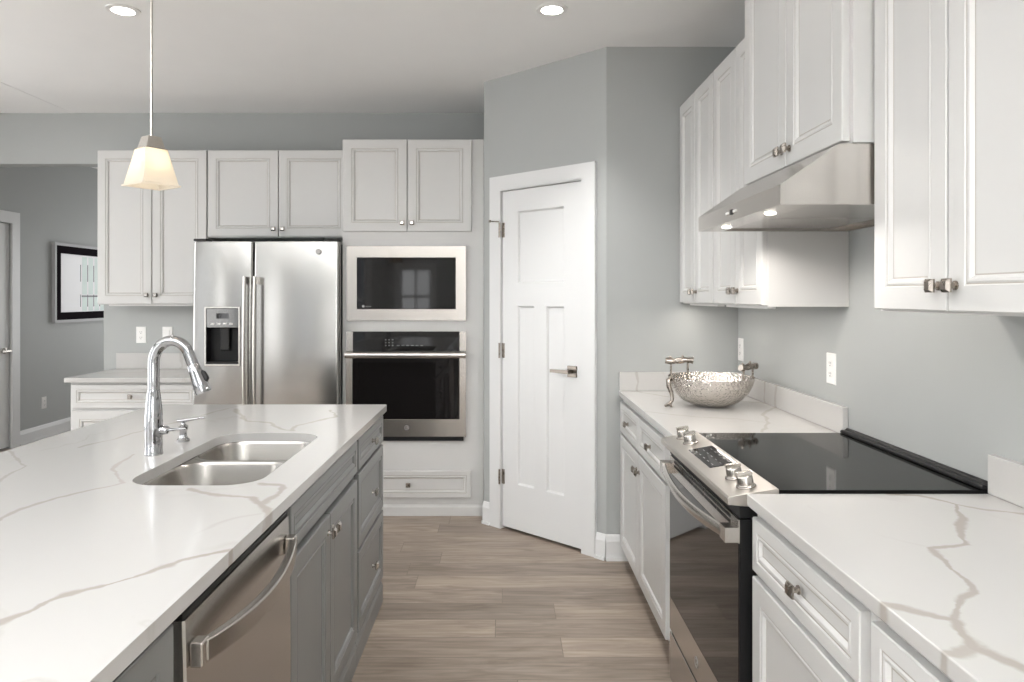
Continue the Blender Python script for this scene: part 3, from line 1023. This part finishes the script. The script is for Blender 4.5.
so = thing('soap_dispenser', 'small chrome soap dispenser with long thin spout beside the faucet', 'soap dispenser', (-1.104, 2.452, CT1))
MB().lathe([(0.021, 0.0004), (0.021, 0.006), (0.015, 0.012), (0.012, 0.018), (0.012, 0.036), (0.016, 0.042), (0.016, 0.052), (0.010, 0.055), (0.006, 0.062), (0.006, 0.066)], 0, 0, 24).build('base', CHROME, so)
MB().tube([(-0.020, 0, 0.070), (0.01, 0, 0.073), (0.05, 0, 0.079), (0.072, 0, 0.081), (0.074, 0, 0.079)], [0.0065, 0.006, 0.005, 0.0045, 0.003], 12).build('spout', CHROME, so)

# ------------------------------------------------------------------ range
rg = thing('range', 'stainless slide-in electric range with black glass cooktop and front knobs', 'range', (0.643, 2.5635, 0), RZ)
RW = 0.760
bd = MB().box(0.002, RW - 0.002, 0.004, 0.590, 0.02, 0.884)
for x in (0.04, RW - 0.04):
    for y in (0.06, 0.56):
        bd.cyl((x, y, 0.0), (x, y, 0.02), 0.02, 12)
bd.build('body', BLACK, rg, smooth=False)
MB().box(0.0, RW, 0.060, 0.605, 0.8845, 0.908).build('cooktop', BLACKG, rg, bevel=0.002)
MB().prism_x([(0.572, 0.9085), (0.574, 0.918), (0.580, 0.921), (0.590, 0.918), (0.596, 0.926), (0.605, 0.926), (0.605, 0.9085)], 0.0, RW).build('rear_vent_rail', BLACK, rg, bevel=0.003)
cp = MB().prism_x([(-0.072, 0.870), (-0.073, 0.886), (-0.068, 0.891), (0.050, 0.911), (0.0585, 0.911), (0.0585, 0.886), (-0.02, 0.866)], 0.0, RW)
cpo = cp.build('control_panel', STEEL_P, rg, bevel=0.0015)
sl = (0.911 - 0.891) / 0.118                                         # slope of the panel top


def ptop(y):
    return 0.891 + (y + 0.068) * sl


ds = MB()
ya, yb = -0.036, 0.044
ds.rings([[(0.235, ya, ptop(ya) + .0003), (0.480, ya, ptop(ya) + .0003), (0.480, yb, ptop(yb) + .0003), (0.235, yb, ptop(yb) + .0003)],
          [(0.237, ya + .002, ptop(ya) + .0016), (0.478, ya + .002, ptop(ya) + .0016), (0.478, yb - .002, ptop(yb) + .0016), (0.237, yb - .002, ptop(yb) + .0016)]])
km_ = ds
for i in range(5):
    for j in range(3):
        x = 0.27 + i * 0.043; y = -0.022 + j * 0.024
        km_.add([(x, y, ptop(y) + .002), (x + .018, y, ptop(y) + .002), (x + .018, y + .003, ptop(y + .003) + .002), (x, y + .003, ptop(y + .003) + .002)], [(0, 1, 2, 3)], 1)
km_.build('touch_display', [OVENG, MIDG], rg, smooth=False)
for kx, ky in ((0.062, -0.006), (0.152, -0.006), (0.612, -0.006), (0.702, -0.006)):
    k = MB()
    k.lathe([(0.026, 0), (0.026, 0.004), (0.0215, 0.007), (0.0205, 0.026), (0.0190, 0.030), (0.008, 0.031)], 0, 0, 28)
    k.box(-0.0065, 0.0065, -0.021, 0.021, 0.0295, 0.040)
    ko = k.build('knob', NICKEL, rg, bevel=0.001)
    ko.location = (kx, ky, ptop(ky) + 0.0002)
    ko.rotation_euler = (math.atan(sl), 0, 0)
vt = MB().box(0.004, RW - 0.004, -0.040, 0.003, 0.836, 0.8655)
vt.build('vent_trim', BLACK, rg, smooth=False)
od = MB().box(0.006, RW - 0.006, -0.039, 0.003, 0.205, 0.832, 0)
odo = od.build('oven_door', BLACK, rg, bevel=0.003)
MB().box(0.008, RW - 0.008, -0.0425, -0.0394, 0.325, 0.768).build('door_glass', OVENG, odo, smooth=False)
MB().box(0.007, RW - 0.007, -0.0425, -0.0394, 0.208, 0.3235).build('lower_trim', STEEL_H, odo, smooth=False)
st = MB().box(0.007, RW - 0.007, -0.0425, -0.0394, 0.7695, 0.830)
st.build('upper_trim', STEEL_H, odo, smooth=False)
vs_ = MB()
for i in range(5):
    x = 0.072 + i * 0.125
    for z in (0.801, 0.8165):
        vs_.box(x, x + 0.115, -0.0432, -0.0424, z, z + 0.0095)
vs_.build('vent_slots', BLACK, odo, smooth=False)
hb = MB()
rsr = []
for k in range(25):
    u = k / 24
    x = 0.012 + (RW - 0.024) * u
    y = -0.062 - 0.034 * math.sin(PI * u) ** 0.75
    z = 0.792 - 0.012 * math.sin(PI * u)
    ring = []
    for a in range(12):
        t = 2 * PI * a / 12
        ring.append((x, y + 0.009 * math.cos(t), z + 0.017 * math.sin(t)))
    rsr.append(ring)
hb.rings(rsr)
for x in (0.026, RW - 0.026):
    hb.box(x - 0.022, x + 0.022, -0.078, -0.0428, 0.773, 0.811)
hb.build('handle', STEEL_H, odo, angle=50)
dr = MB().box(0.006, RW - 0.006, -0.0425, 0.003, 0.028, 0.197).build('storage_drawer', STEEL_H, rg, bevel=0.003)


def emblem(r, parent, loc):
    """round embossed emblem: ring with two curls, facing -y"""
    mb = MB()
    seg = 28
    pr = [(r, 0.0), (r, -0.0012), (r * 0.86, -0.0012), (r * 0.86, -0.0004)]
    mb.rings([[(q * math.cos(2 * PI * i / seg), y, q * math.sin(2 * PI * i / seg)) for i in range(seg)] for q, y in pr], cap0=False, cap1=True)
    for s in (-1, 1):
        pts = []
        for k in range(16):
            a = k / 15 * 1.6 * PI + (0.3 if s < 0 else 0.9)
            q = r * (0.36 - 0.010 * k)
            pts.append((s * r * 0.30 + q * math.cos(a), -0.001, q * 1.35 * math.sin(a)))
        mb.tube(pts, r * 0.07, 6, 1)
    o = mb.build('emblem', [LOGO, NICKEL], parent)
    o.location = loc
    return o


emblem(0.017, odo, (0.36, -0.0428, 0.265))

# ------------------------------------------------------------------ range hood
ho_ = thing('range_hood', 'stainless under-cabinet range hood with two lit lamps above the range', 'range hood', (0.705, 2.5605, 0), RZ)
HW = 0.756
sh = MB()
full = [(0.0, 1.634), (0.0, 1.685), (0.150, 1.789), (0.543, 1.789), (0.543, 1.634)]
sh.prism_x(full, 0, 0.016).prism_x(full, HW - 0.016, HW)
sh.prism_x(full + [(0.527, 1.634), (0.527, 1.650), (0.085, 1.650), (0.085, 1.634)], 0.016, HW - 0.016)
sho = sh.build('shell', HOODM, ho_, smooth=False)
for x0, x1 in ((0.020, HW / 2 - 0.004), (HW / 2 + 0.004, HW - 0.020)):
    MB().box(x0, x1, 0.092, 0.45, 1.641, 1.6495).build('grease_filter', STEEL_V, ho_, bevel=0.001)
for x in (0.17, 0.56):
    lm = MB()
    lm.lathe([(0.0155, 1.6338), (0.0155, 1.6325), (0.013, 1.6315), (0.006, 1.631)], x, 0.048, 24)
    lm.build('lamp_lens', LED, ho_)
    d = bpy.data.lights.new('hood_lamp', 'SPOT'); d.energy = 7.5; d.color = (1, 0.94, 0.88); d.spot_size = 2.95; d.spot_blend = 0.35; d.shadow_soft_size = 0.03
    lo = bpy.data.objects.new('hood_lamp', d); COL.objects.link(lo); lo.parent = ho_
    lo.location = (x, 0.048, 1.628)
for x in (0.335, 0.405):
    MB().box(x - 0.014, x + 0.014, -0.004, 0.0, 1.656, 1.664).build('button', PLASTIC, ho_, bevel=0.001)
MB().box(0.362, 0.378, -0.003, 0.0, 1.652, 1.668).build('switch', DARK, ho_, smooth=False)

# ------------------------------------------------------------------ back wall run (faces -Y)
U3 = cabinet('upper_cabinet', 'white two-door upper cabinet above the short counter left of the refrigerator', 'cabinet',
        (-2.746, 4.820, 0), 0, 0.744, 0.318, 1.345, 2.392,
        [('door', 0.004, 0.369, 1.350, 2.388, (0.341, 1.410)), ('door', 0.375, 0.740, 1.350, 2.388, (0.403, 1.410))], knob_m=NICKEL)
light_strip(U3, 0.744, 1.345, 0.4)
cabinet('upper_cabinet', 'wide short white two-door cabinet above the refrigerator', 'cabinet',
        (-2.000, 4.820, 0), 0, 0.965, 0.318, 1.800, 2.392,
        [('door', 0.006, 0.479, 1.806, 2.388, (0.451, 1.856)), ('door', 0.485, 0.958, 1.806, 2.388, (0.513, 1.856))], knob_m=NICKEL)
cabinet('base_cabinet', 'small white base cabinet with drawer over doors, left of the refrigerator', 'cabinet',
        (-2.794, 4.590, 0), 0, 0.832, 0.545, 0, LCT - 0.032,
        [('drawer', 0.014, 0.824, 0.680, 0.832, (0.400, 0.756), 0.036), ('door', 0.014, 0.416, 0.090, 0.664, (0.39, 0.6)), ('door', 0.422, 0.824, 0.090, 0.664, (0.448, 0.6))],
        toe=0.07, knob_m=NICKEL)

# tall cabinet for microwave and oven, with real cut-outs for both
tc_ = thing('tall_oven_cabinet', 'tall white cabinet housing the microwave and wall oven beside pantry wall', 'cabinet', (-1.026, 4.540, 0))
TW, TD, TH = 0.902, 0.596, 2.404
MX0, MX1, MZ0, MZ1 = 0.045, 0.775, 1.255, 1.712                      # microwave niche
OX0, OX1, OZ0, OZ1 = 0.045, 0.775, 0.505, 1.165                      # oven niche
b = MB()
b.box(0, MX0, 0, TD, 0.07, TH).box(MX1, TW, 0, TD, 0.07, TH)
b.box(MX0, MX1, 0, TD, MZ1, TH).box(MX0, MX1, 0, TD, OZ1, MZ0).box(MX0, MX1, 0, TD, 0.07, OZ0).box(MX0, MX1, TD - 0.02, TD, OZ0, MZ1)
b.box(0, TW, 0.004, TD, 0, 0.07)
b.prism_x([(0.004, 0), (-0.012, 0), (-0.012, 0.055), (-0.004, 0.066), (0.004, 0.07)], 0, TW)
b.build('carcass', WHITE, tc_, smooth=False)
for kind, x0, x1, za, zb, kn, fw in (('door', 0.008, 0.414, 1.815, 2.398, (0.386, 1.868), 0.057), ('door', 0.420, 0.826, 1.815, 2.398, (0.448, 1.868), 0.057),
                                     ('drawer', 0.024, 0.822, 0.118, 0.288, (0.424, 0.203), 0.030)):
    o = panel_front(MB(), x0, x1, za, zb, frame=fw, y=-0.0006).build(kind, [WHITE, GLAZE], tc_, smooth=False)
    k = MB(); knob_mesh(k, kn[0], kn[1], -0.0206); k.build('knob', NICKEL if za > 1 else PEWTER, o, angle=30)

# microwave
mw = thing('microwave', 'built-in microwave with wide stainless trim frame and black glass door', 'microwave', (-1.026 + 0.41, 4.538, 0))
MB().box(-0.345, 0.345, 0.010, 0.45, MZ0 + 0.01, MZ1 - 0.01).build('oven_body', SIDEG, mw, smooth=False)
W2, Z0, Z1 = 0.381, 1.245, 1.722
wx, wz0, wz1 = 0.315, 1.320, 1.648
fr = MB()


def frame_rings(mb, ox, oz0, oz1, ix, iz0, iz1, yb, yf, yi):
    mb.rings([rect(-ox, ox, oz0, oz1, yb), rect(-ox, ox, oz0, oz1, yf), rect(-ix, ix, iz0, iz1, yf), rect(-ix, ix, iz0, iz1, yi)], cap0=False, cap1=False)


frame_rings(fr, W2, Z0, Z1, wx, wz0, wz1, 0.0, -0.016, 0.008)
fr.build('trim_frame', STEEL_W, mw, smooth=False, bevel=0.0015)
MB().box(-wx + .001, wx - .001, -0.011, 0.008, wz0 + .001, wz1 - .001).build('door_glass', OVENG, mw, bevel=0.002)
dl = MB().box(-0.215, 0.17, -0.0118, -0.0111, 1.36, 1.615)
dl.build('window_screen', OVENG, mw, smooth=False)
emblem(0.008, mw, (-0.275, -0.0112, 1.338))
MB().box(-0.262, -0.225, -0.0115, -0.0111, 1.335, 1.339).build('brand_print', MIDG, mw, smooth=False)

# wall oven
wo = thing('wall_oven', 'built-in stainless wall oven with black glass door below the microwave', 'oven', (-1.026 + 0.41, 4.538, 0))
MB().box(-0.345, 0.345, 0.010, 0.55, OZ0 + 0.012, OZ1 - 0.01).build('oven_body', SIDEG, wo, smooth=False)
pn = MB()
frame_rings(pn, 0.381, 1.050, 1.178, 0.340, 1.051, 1.177, 0.0, -0.020, -0.010)
pn.build('control_frame', STEEL_W, wo, smooth=False)
kp = MB().box(-0.339, 0.339, -0.0195, -0.004, 1.052, 1.1765)
for i in range(3):
    for j in range(3):
        kp.box(-0.135 + i * 0.022, -0.126 + i * 0.022, -0.0200, -0.0196, 1.085 + j * 0.018, 1.092 + j * 0.018, 1)
for i in range(6):
    kp.box(-0.06 + i * 0.03, -0.042 + i * 0.03, -0.0200, -0.0196, 1.086, 1.091, 1)
kp.build('control_glass', [OVENG, MIDG], wo, smooth=False)
dd = MB()
dd.box(-0.381, 0.381, -0.002, 0.0, 0.51, 1.044)
frame_rings(dd, 0.381, 0.510, 1.044, 0.340, 0.620, 1.038, -0.002, -0.032, -0.012)
ddo = dd.build('oven_door', STEEL_W, wo, smooth=False, bevel=0.0015)
MB().box(-0.339, 0.339, -0.0305, -0.010, 0.621, 1.037).build('door_glass', OVENG, ddo, bevel=0.001)
hb = MB()
hb.rings([[(x, -0.068 + 0.009 * math.cos(2 * PI * k / 14), 1.030 + 0.019 * math.sin(2 * PI * k / 14)) for k in range(14)] for x in (-0.380, 0.380)])
for x in (-0.36, 0.36):
    hb.box(x - 0.012, x + 0.012, -0.065, -0.030, 1.010, 1.034)
hb.build('handle', STEEL_H, ddo, angle=50)
emblem(0.017, ddo, (0.005, -0.0325, 0.567))
MB().box(-0.365, 0.365, -0.022, 0.0, 0.482, 0.509).build('bottom_vent', BLACK, wo, smooth=False)  # black vent strip, enlarged to stand for the shadow under the oven

# refrigerator
FRX0, FRX1, FRY = -1.952, -1.030, 4.440
rf = thing('refrigerator', 'stainless side-by-side refrigerator with dispenser in its left door', 'refrigerator', (FRX0, FRY, 0))
FW = FRX1 - FRX0
SPL = 0.381                                                         # door split
FZ0, FZ1 = 0.10, 1.745
MB().box(0.006, FW - 0.006, 0.075, 0.685, 0.02, 1.735).build('body', SIDEG, rf, smooth=False)
MB().box(0.01, FW - 0.01, 0.03, 0.074, 0.012, 0.095).build('base_grille', DARK, rf, smooth=False)
for x in (0.05, FW - 0.05):
    MB().box(x - 0.04, x + 0.04, 0.012, 0.11, 1.747, 1.763).build('hinge_cover', DARK, rf, bevel=0.004)


def fridge_door(name, x0, x1, hole=None):
    def yf(x):
        u = (x - x0) / (x1 - x0)
        edge = min(u, 1 - u) * (x1 - x0)
        r = 0.016
        rnd = 0.0 if edge >= r else r - math.sqrt(max(0, r * r - (r - edge) ** 2))
        return rnd + 0.014 * (2 * u - 1) ** 2

    def zoff(z):
        return 0.020 * ((z - (FZ0 + FZ1) / 2) / ((FZ1 - FZ0) / 2)) ** 2

    xs = set([x0 + (x1 - x0) * k / 24 for k in range(25)] + [x0 + d for d in (.001, .003, .006, .010, .016)] + [x1 - d for d in (.001, .003, .006, .010, .016)])
    zs = set([FZ0 + (FZ1 - FZ0) * k / 24 for k in range(25)])
    if hole:
        xs |= {hole[0], hole[1]}; zs |= {hole[2], hole[3]}
        xs = {x for x in xs if abs(x - hole[0]) > 1e-3 or x == hole[0]}
        xs = {x for x in xs if abs(x - hole[1]) > 1e-3 or x == hole[1]}
    xs, zs = sorted(xs), sorted(zs)
    mb = MB()
    nx = len(xs)
    vs_ = [(x, yf(x) + zoff(z), z) for z in zs for x in xs]
    fs_ = []
    for j in range(len(zs) - 1):
        for i in range(nx - 1):
            cxm, czm = (xs[i] + xs[i + 1]) / 2, (zs[j] + zs[j + 1]) / 2
            if hole and hole[0] < cxm < hole[1] and hole[2] < czm < hole[3]:
                continue
            fs_.append((j * nx + i, j * nx + i + 1, (j + 1) * nx + i + 1, (j + 1) * nx + i))
    # sides and back
    o = len(vs_)
    n1 = len(vs_)
    yb = 0.072
    bot = [(x, yb, FZ0) for x in xs]; tp = [(x, yb, FZ1) for x in xs]
    vs_ += bot + tp
    for i in range(nx - 1):
        fs_.append((o + i, o + i + 1, i + 1, i))
        q = (len(zs) - 1) * nx
        fs_.append((q + i, q + i + 1, o + nx + i + 1, o + nx + i))
    lef = len(vs_)
    vs_ += [(x0, yb, z) for z in zs] + [(x1, yb, z) for z in zs]
    nz = len(zs)
    for j in range(nz - 1):
        fs_.append((lef + j, j * nx, (j + 1) * nx, lef + j + 1))
        fs_.append((j * nx + nx - 1, lef + nz + j, lef + nz + j + 1, (j + 1) * nx + nx - 1))
    if hole:
        ow = len(vs_)
        h0, h1, g0, g1 = hole
        dep = 0.068
        fy = [yf(h0) + zoff(g0), yf(h1) + zoff(g0), yf(h1) + zoff(g1), yf(h0) + zoff(g1)]
        vs_ += [(h0, fy[0], g0), (h1, fy[1], g0), (h1, fy[2], g1), (h0, fy[3], g1), (h0, dep, g0), (h1, dep, g0), (h1, dep, g1), (h0, dep, g1)]
        fs_ += [(ow, ow + 1, ow + 5, ow + 4), (ow + 1, ow + 2, ow + 6, ow + 5), (ow + 2, ow + 3, ow + 7, ow + 6), (ow + 3, ow, ow + 4, ow + 7)]
    me_o = MB().add(vs_, fs_).build(name, STEEL_F, rf, angle=40)
    return me_o, yf


HOLE = (0.092, 0.302, 0.972, 1.330)
fd1, yf1 = fridge_door('freezer_door', 0.0, SPL - 0.003, HOLE)
fd2, yf2 = fridge_door('fridge_door', SPL + 0.003, FW)
# dispenser: bezel, cavity, control face, paddle, tray
h0, h1, g0, g1 = HOLE
bz = MB()
bz.rings([rect(h0 - .006, h1 + .006, g0 - .008, g1 + .006, 0.008), rect(h0 - .006, h1 + .006, g0 - .008, g1 + .006, -0.004), rect(h0 + .004, h1 - .004, g0 + .006, g1 - .004, -0.004),
          rect(h0 + .004, h1 - .004, g0 + .006, g1 - .004, 0.02)], cap0=False, cap1=False)
bz.build('dispenser_bezel', STEEL_V, fd1, bevel=0.002)
cv = MB()
ZC = 1.205
a, c_, z0, z1 = h0 + .0045, h1 - .0045, g0 + .0065, ZC
cv.add([(a, 0.004, z0), (c_, 0.004, z0), (c_, 0.004, z1), (a, 0.004, z1), (a, 0.066, z0), (c_, 0.066, z0), (c_, 0.066, z1), (a, 0.066, z1)],
       [(4, 5, 6, 7), (0, 1, 5, 4), (1, 2, 6, 5), (2, 3, 7, 6), (3, 0, 4, 7)])
cv.build('dispenser_cavity', BLACK, fd1, smooth=False)
MB().box(a, c_, 0.0, 0.03, ZC, g1 - .0045).build('dispenser_control', SMOKE, fd1, bevel=0.002)
dk = MB().box(a + 0.062, c_ - 0.062, -0.0012, 0.0, 1.262, 1.295)
dk.build('dispenser_screen', OVENG, fd1, smooth=False)
kk = MB()
for i in range(4):
    kk.box(a + 0.028 + i * 0.038, a + 0.050 + i * 0.038, -0.0012, 0.0, 1.225, 1.235)
kk.build('dispenser_keys', PLASTIC, fd1, smooth=False)
pd = MB()
pd.rings([rect(h0 + 0.075, h1 - 0.075, 1.06, ZC, 0.046), rect(h0 + 0.080, h1 - 0.080, 1.065, ZC, 0.036)], cap0=False)
pd.build('dispenser_paddle', DARK, fd1)
MB().box(a, c_, 0.006, 0.062, z0, z0 + 0.012).build('drip_tray', DARK, fd1, smooth=False)
for dobj, xh, yfn in ((fd1, SPL - 0.032, yf1), (fd2, SPL + 0.032, yf2)):
    hm = MB()
    rsr = []
    for k in range(17):
        u = k / 16
        z = 0.62 + (1.525 - 0.62) * u
        y = -0.040 - 0.014 * math.sin(PI * u)
        rsr.append([(xh + 0.0105 * math.cos(2 * PI * q / 14), y + 0.0105 * math.sin(2 * PI * q / 14), z) for q in range(14)])
    hm.rings(rsr)
    yy = yfn(xh)
    for z in (0.645, 1.500):
        hm.box(xh - 0.011, xh + 0.011, -0.042, yy + 0.010, z - 0.022, z + 0.022)
    hm.build('handle', STEEL_V, dobj, angle=50)
emblem(0.017, fd2, (0.795, 0.0085, 1.682))

# ------------------------------------------------------------------ wall plates


def wall_plate(name, label, cat, loc, rz, kind, group=None):
    o = thing(name, label, cat, loc, rz, group)
    MB().rings([rect(-.036, .036, -.059, .059, -0.0004), rect(-.036, .036, -.059, .059, -0.003), rect(-.033, .033, -.056, .056, -0.006)], cap0=True).build('plate', PLASTIC, o, smooth=False)
    if kind == 'outlet':
        for z in (0.0195, -0.0195):
            mb = MB()
            mb.rings([[(0.0165 * math.cos(t), y, z + 0.0145 * math.sin(t)) for t in [2 * PI * q / 20 for q in range(20)]] for y in (-0.006, -0.0075)])
            r = mb.build('receptacle', PLASTIC, o)
            sl_ = MB()
            sl_.box(-0.0075, -0.0055, -0.0079, -0.0074, z - 0.002, z + 0.007).box(0.0055, 0.0075, -0.0079, -0.0074, z - 0.002, z + 0.007)
            sl_.cyl((0, -0.0074, z - 0.008), (0, -0.0079, z - 0.008), 0.0026, 10)
            sl_.build('slots', DARK, r, smooth=False)
    else:
        mb = MB().rings([rect(-.0165, .0165, -.033, .033, -0.006), rect(-.0155, .0155, -.032, .032, -0.009)])
        mb.build('rocker', PLASTIC, o, smooth=False)
    return o


wall_plate('outlet', 'white wall outlet at left under the upper cabinet beside the refrigerator', 'outlet', (-2.618, BACK, 1.122), 0, 'outlet')
wall_plate('light_switch', 'white wall switch closest to the refrigerator above the short counter', 'switch', (-2.428, BACK, 1.122), 0, 'rocker')
wall_plate('outlet', 'white outlet low on the dark hallway wall under the picture', 'outlet', (LEFT, 7.02, 0.350), PI / 2, 'outlet')
wall_plate('outlet', 'white outlet in the far corner behind the silver bowl', 'outlet', (RIGHT, 3.725, 1.122), RZ, 'outlet')
wall_plate('outlet', 'white outlet on the right wall above the black cooktop', 'outlet', (RIGHT, 2.698, 1.126), RZ, 'outlet')

# ------------------------------------------------------------------ framed picture in the hall
pc = thing('framed_picture', 'framed window print with dark frame and silver edge on the hallway wall', 'picture', (LEFT, 7.76, 1.54), PI / 2)
PWD, PHT = 0.62, 0.408
fr = MB()
frame_rings(fr, PWD, -PHT, PHT, PWD - 0.028, -PHT + 0.028, PHT - 0.028, -0.001, -0.036, -0.026)
fr.build('outer_frame', paint('silver_frame_edge', (0.50, 0.50, 0.51), 0.6), pc, smooth=False)
fr = MB()
frame_rings(fr, PWD - 0.028, -PHT + 0.028, PHT - 0.028, PWD - 0.105, -PHT + 0.105, PHT - 0.105, -0.001, -0.030, -0.014)
fr.build('inner_frame', FRAMEB, pc, smooth=False)
MB().box(-PWD + 0.10, PWD - 0.10, -0.014, -0.002, -PHT + 0.10, PHT - 0.10).build('mat', MAT_W, pc, smooth=False)
REFLPANE = paint('pale_window_print', (0.62, 0.72, 0.68), 0.4, var=0.12, scale=9)  # pale panes painted as a reflection in the picture glass
REFLBAR = paint('dark_window_print', (0.06, 0.07, 0.07), 0.4)  # dark bars of the same painted reflection
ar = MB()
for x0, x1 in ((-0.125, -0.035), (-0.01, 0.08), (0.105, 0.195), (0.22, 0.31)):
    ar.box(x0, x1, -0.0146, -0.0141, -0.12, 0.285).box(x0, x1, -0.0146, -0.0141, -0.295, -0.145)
ar.build('print', REFLPANE, pc, smooth=False)  # reflected panes laid on the mat as flat colour
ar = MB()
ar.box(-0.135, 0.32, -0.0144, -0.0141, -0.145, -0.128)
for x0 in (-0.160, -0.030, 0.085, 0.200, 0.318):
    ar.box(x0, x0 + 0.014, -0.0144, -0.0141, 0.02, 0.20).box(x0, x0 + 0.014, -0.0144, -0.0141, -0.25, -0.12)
ar.build('print_bars', REFLBAR, pc, smooth=False)

# ------------------------------------------------------------------ pendant over the island
pe = thing('pendant_light', 'lit pendant light with square frosted glass shade hanging over the island', 'pendant light', (-1.05, 2.12, CEIL), math.radians(-34.6))
PZ = 1.40 - CEIL


def sq(h, z):
    return [(-h, -h, z), (h, -h, z), (h, h, z), (-h, h, z)]


MB().rings([sq(0.060, -0.0005), sq(0.060, -0.018), sq(0.052, -0.026)]).build('canopy', NICKEL, pe, smooth=False)
MB().cyl((0, 0, -0.025), (0, 0, 1.868 - CEIL), 0.0042, 12).build('stem', NICKEL, pe)
zt, zb_ = 1.840 - CEIL, 1.728 - CEIL
MB().rings([sq(0.006, 1.880 - CEIL), sq(0.0195, 1.876 - CEIL), sq(0.0275, 1.843 - CEIL), sq(0.033, 1.841 - CEIL), sq(0.033, 1.838 - CEIL)]).build('cap', NICKEL, pe, smooth=False)
sd_ = MB()
sd_.rings([sq(0.032, zt), sq(0.0545, zb_ + 0.006), sq(0.0590, zb_ + 0.004), sq(0.0590, zb_), sq(0.0525, zb_), sq(0.0300, zt - 0.004)], cap0=False, cap1=False)
sd_.build('glass_shade', SHADE, pe, smooth=False)
bl = MB().lathe([(0.006, 1.836 - CEIL), (0.012, 1.825 - CEIL), (0.019, 1.805 - CEIL), (0.020, 1.792 - CEIL), (0.014, 1.778 - CEIL), (0.003, 1.773 - CEIL)], 0, 0, 18)
bl.build('bulb', emitter('warm_bulb', (1.0, 0.86, 0.64), 4.5), pe)

# ------------------------------------------------------------------ recessed ceiling lights
dls = [(-1.76, 3.29, 'recessed ceiling light at upper left beside the pendant'), (0.226, 3.28, 'recessed ceiling light at top centre nearest the pantry wall')]
for x, y in ((-1.76, 1.30), (0.226, 1.30), (-1.76, -0.70), (0.226, -0.70), (-3.74, 3.29), (-3.74, 1.30), (-3.74, -0.70), (-1.76, -2.7), (0.226, -2.7)):  # unseen lights added for more overhead light
    dls.append((x, y, 'recessed ceiling light overhead, outside the picture'))
aisle = None  # the hall light below is added too, to brighten the hall door
dls.append((-3.5, 6.3, 'recessed ceiling light of the hallway, outside the picture'))
first = None
for x, y, lab in dls:
    if first is None:
        o = first = thing('ceiling_light', lab, 'ceiling light', (x, y, CEIL), 0, 'recessed ceiling lights')
        MB().lathe([(0.050, -0.0006), (0.074, -0.0006), (0.072, -0.004), (0.053, -0.007), (0.050, -0.007), (0.050, -0.0006)], 0, 0, 40, cap0=False, cap1=False).build('trim_ring', PLASTIC, o)
        MB().lathe([(0.049, -0.0012), (0.049, -0.005), (0.010, -0.006)], 0, 0, 32).build('lens', DOWN, o)
        d = bpy.data.lights.new('downlight', 'SPOT'); d.energy = 12; d.color = (1, 0.985, 0.965); d.spot_size = 1.75; d.spot_blend = 0.8; d.shadow_soft_size = 0.05
        aisle = d.copy(); aisle.energy = 26; visible_aisle = d.copy(); visible_aisle.energy = 60
        lo = bpy.data.objects.new('downlight', d); COL.objects.link(lo); lo.parent = o; lo.location = (0, 0, -0.014)
    else:
        o = copy_tree(first)
        o.location = (x, y, CEIL if y < 5 else 2.825)
        if x > 0:                                                   # the aisle row burns brighter
            for ch in o.children:
                if ch.type == 'LIGHT':
                    ch.data = visible_aisle if y > 3 else aisle
        o['label'] = lab

# ------------------------------------------------------------------ hammered bowl
bo = thing('decorative_bowl', 'hammered silver bowl with twig handles on the far right counter', 'bowl', (0.955, 3.26, CT1))
prof = [(0.012, 0.0006), (0.055, 0.0008), (0.095, 0.008), (0.132, 0.028), (0.163, 0.060), (0.183, 0.096), (0.194, 0.132), (0.192, 0.134), (0.180, 0.097), (0.160, 0.063), (0.129, 0.032), (0.092, 0.013), (0.055, 0.006), (0.01, 0.0055)]
MB().lathe(prof, 0, 0, 56).build('bowl_body', HAMMER, bo)


def twig_handle(side):
    """two short posts on the rim carrying a knobbly twig"""
    mb = MB()
    if side < 0:
        c = Vector((-0.150, -0.02, 0.0)); d = Vector((0.95, -0.25, 0)).normalized(); L = 0.062
    else:
        c = Vector((0.160, -0.03, 0.0)); d = Vector((0.80, 0.60, 0)).normalized(); L = 0.058
    zz = 0.208 if side < 0 else 0.180
    pts, rad = [], []
    for k in range(9):
        u = k / 8 * 2 - 1
        pts.append(c + d * (L * u) + Vector((0, 0, zz + 0.004 * math.sin(3 * u))))
        rad.append(0.0135 + 0.0025 * math.sin(7 * u + 1))
    mb.tube(pts, rad, 14)
    mb.tube([c + d * 0.01 + Vector((0, 0, zz + 0.008)), c + d * 0.016 + Vector((0, 0.0, zz + 0.024))], [0.007, 0.005], 10)
    mb.tube([c - d * 0.03 + Vector((0, 0, zz + 0.006)), c - d * 0.045 + Vector((0, 0, zz + 0.018))], [0.006, 0.004], 10)
    for s in (-0.6, 0.6):
        p = c + d * (L * s)
        q = Vector((p.x, p.y, 0))
        rr = q.length
        q = q * (0.19 / rr) if rr > 0.19 else q
        mb.tube([Vector((p.x, p.y, zz - 0.008)), Vector((p.x, p.y, 0.126 if rr > 0.15 else 0.10))], 0.005, 10)
    return mb


twig_handle(-1).build('twig_handle', PEWTER, bo)
twig_handle(1).build('twig_handle', PEWTER, bo)
lg = MB()
lp = [(-0.186, -0.02, 0.128), (-0.200, -0.025, 0.120), (-0.200, -0.03, 0.09), (-0.188, -0.035, 0.055), (-0.188, -0.04, 0.03), (-0.205, -0.045, 0.010), (-0.222, -0.05, 0.006)]
lg.tube(lp, [0.010, 0.013, 0.011, 0.009, 0.008, 0.008, 0.006], 12)
lg.tube([(-0.195, -0.04, 0.010), (-0.200, -0.075, 0.007)], [0.008, 0.005], 10)
lg.tube([(-0.195, -0.04, 0.010), (-0.190, -0.01, 0.007)], [0.008, 0.005], 10)
lg.build('leg', PEWTER, bo)
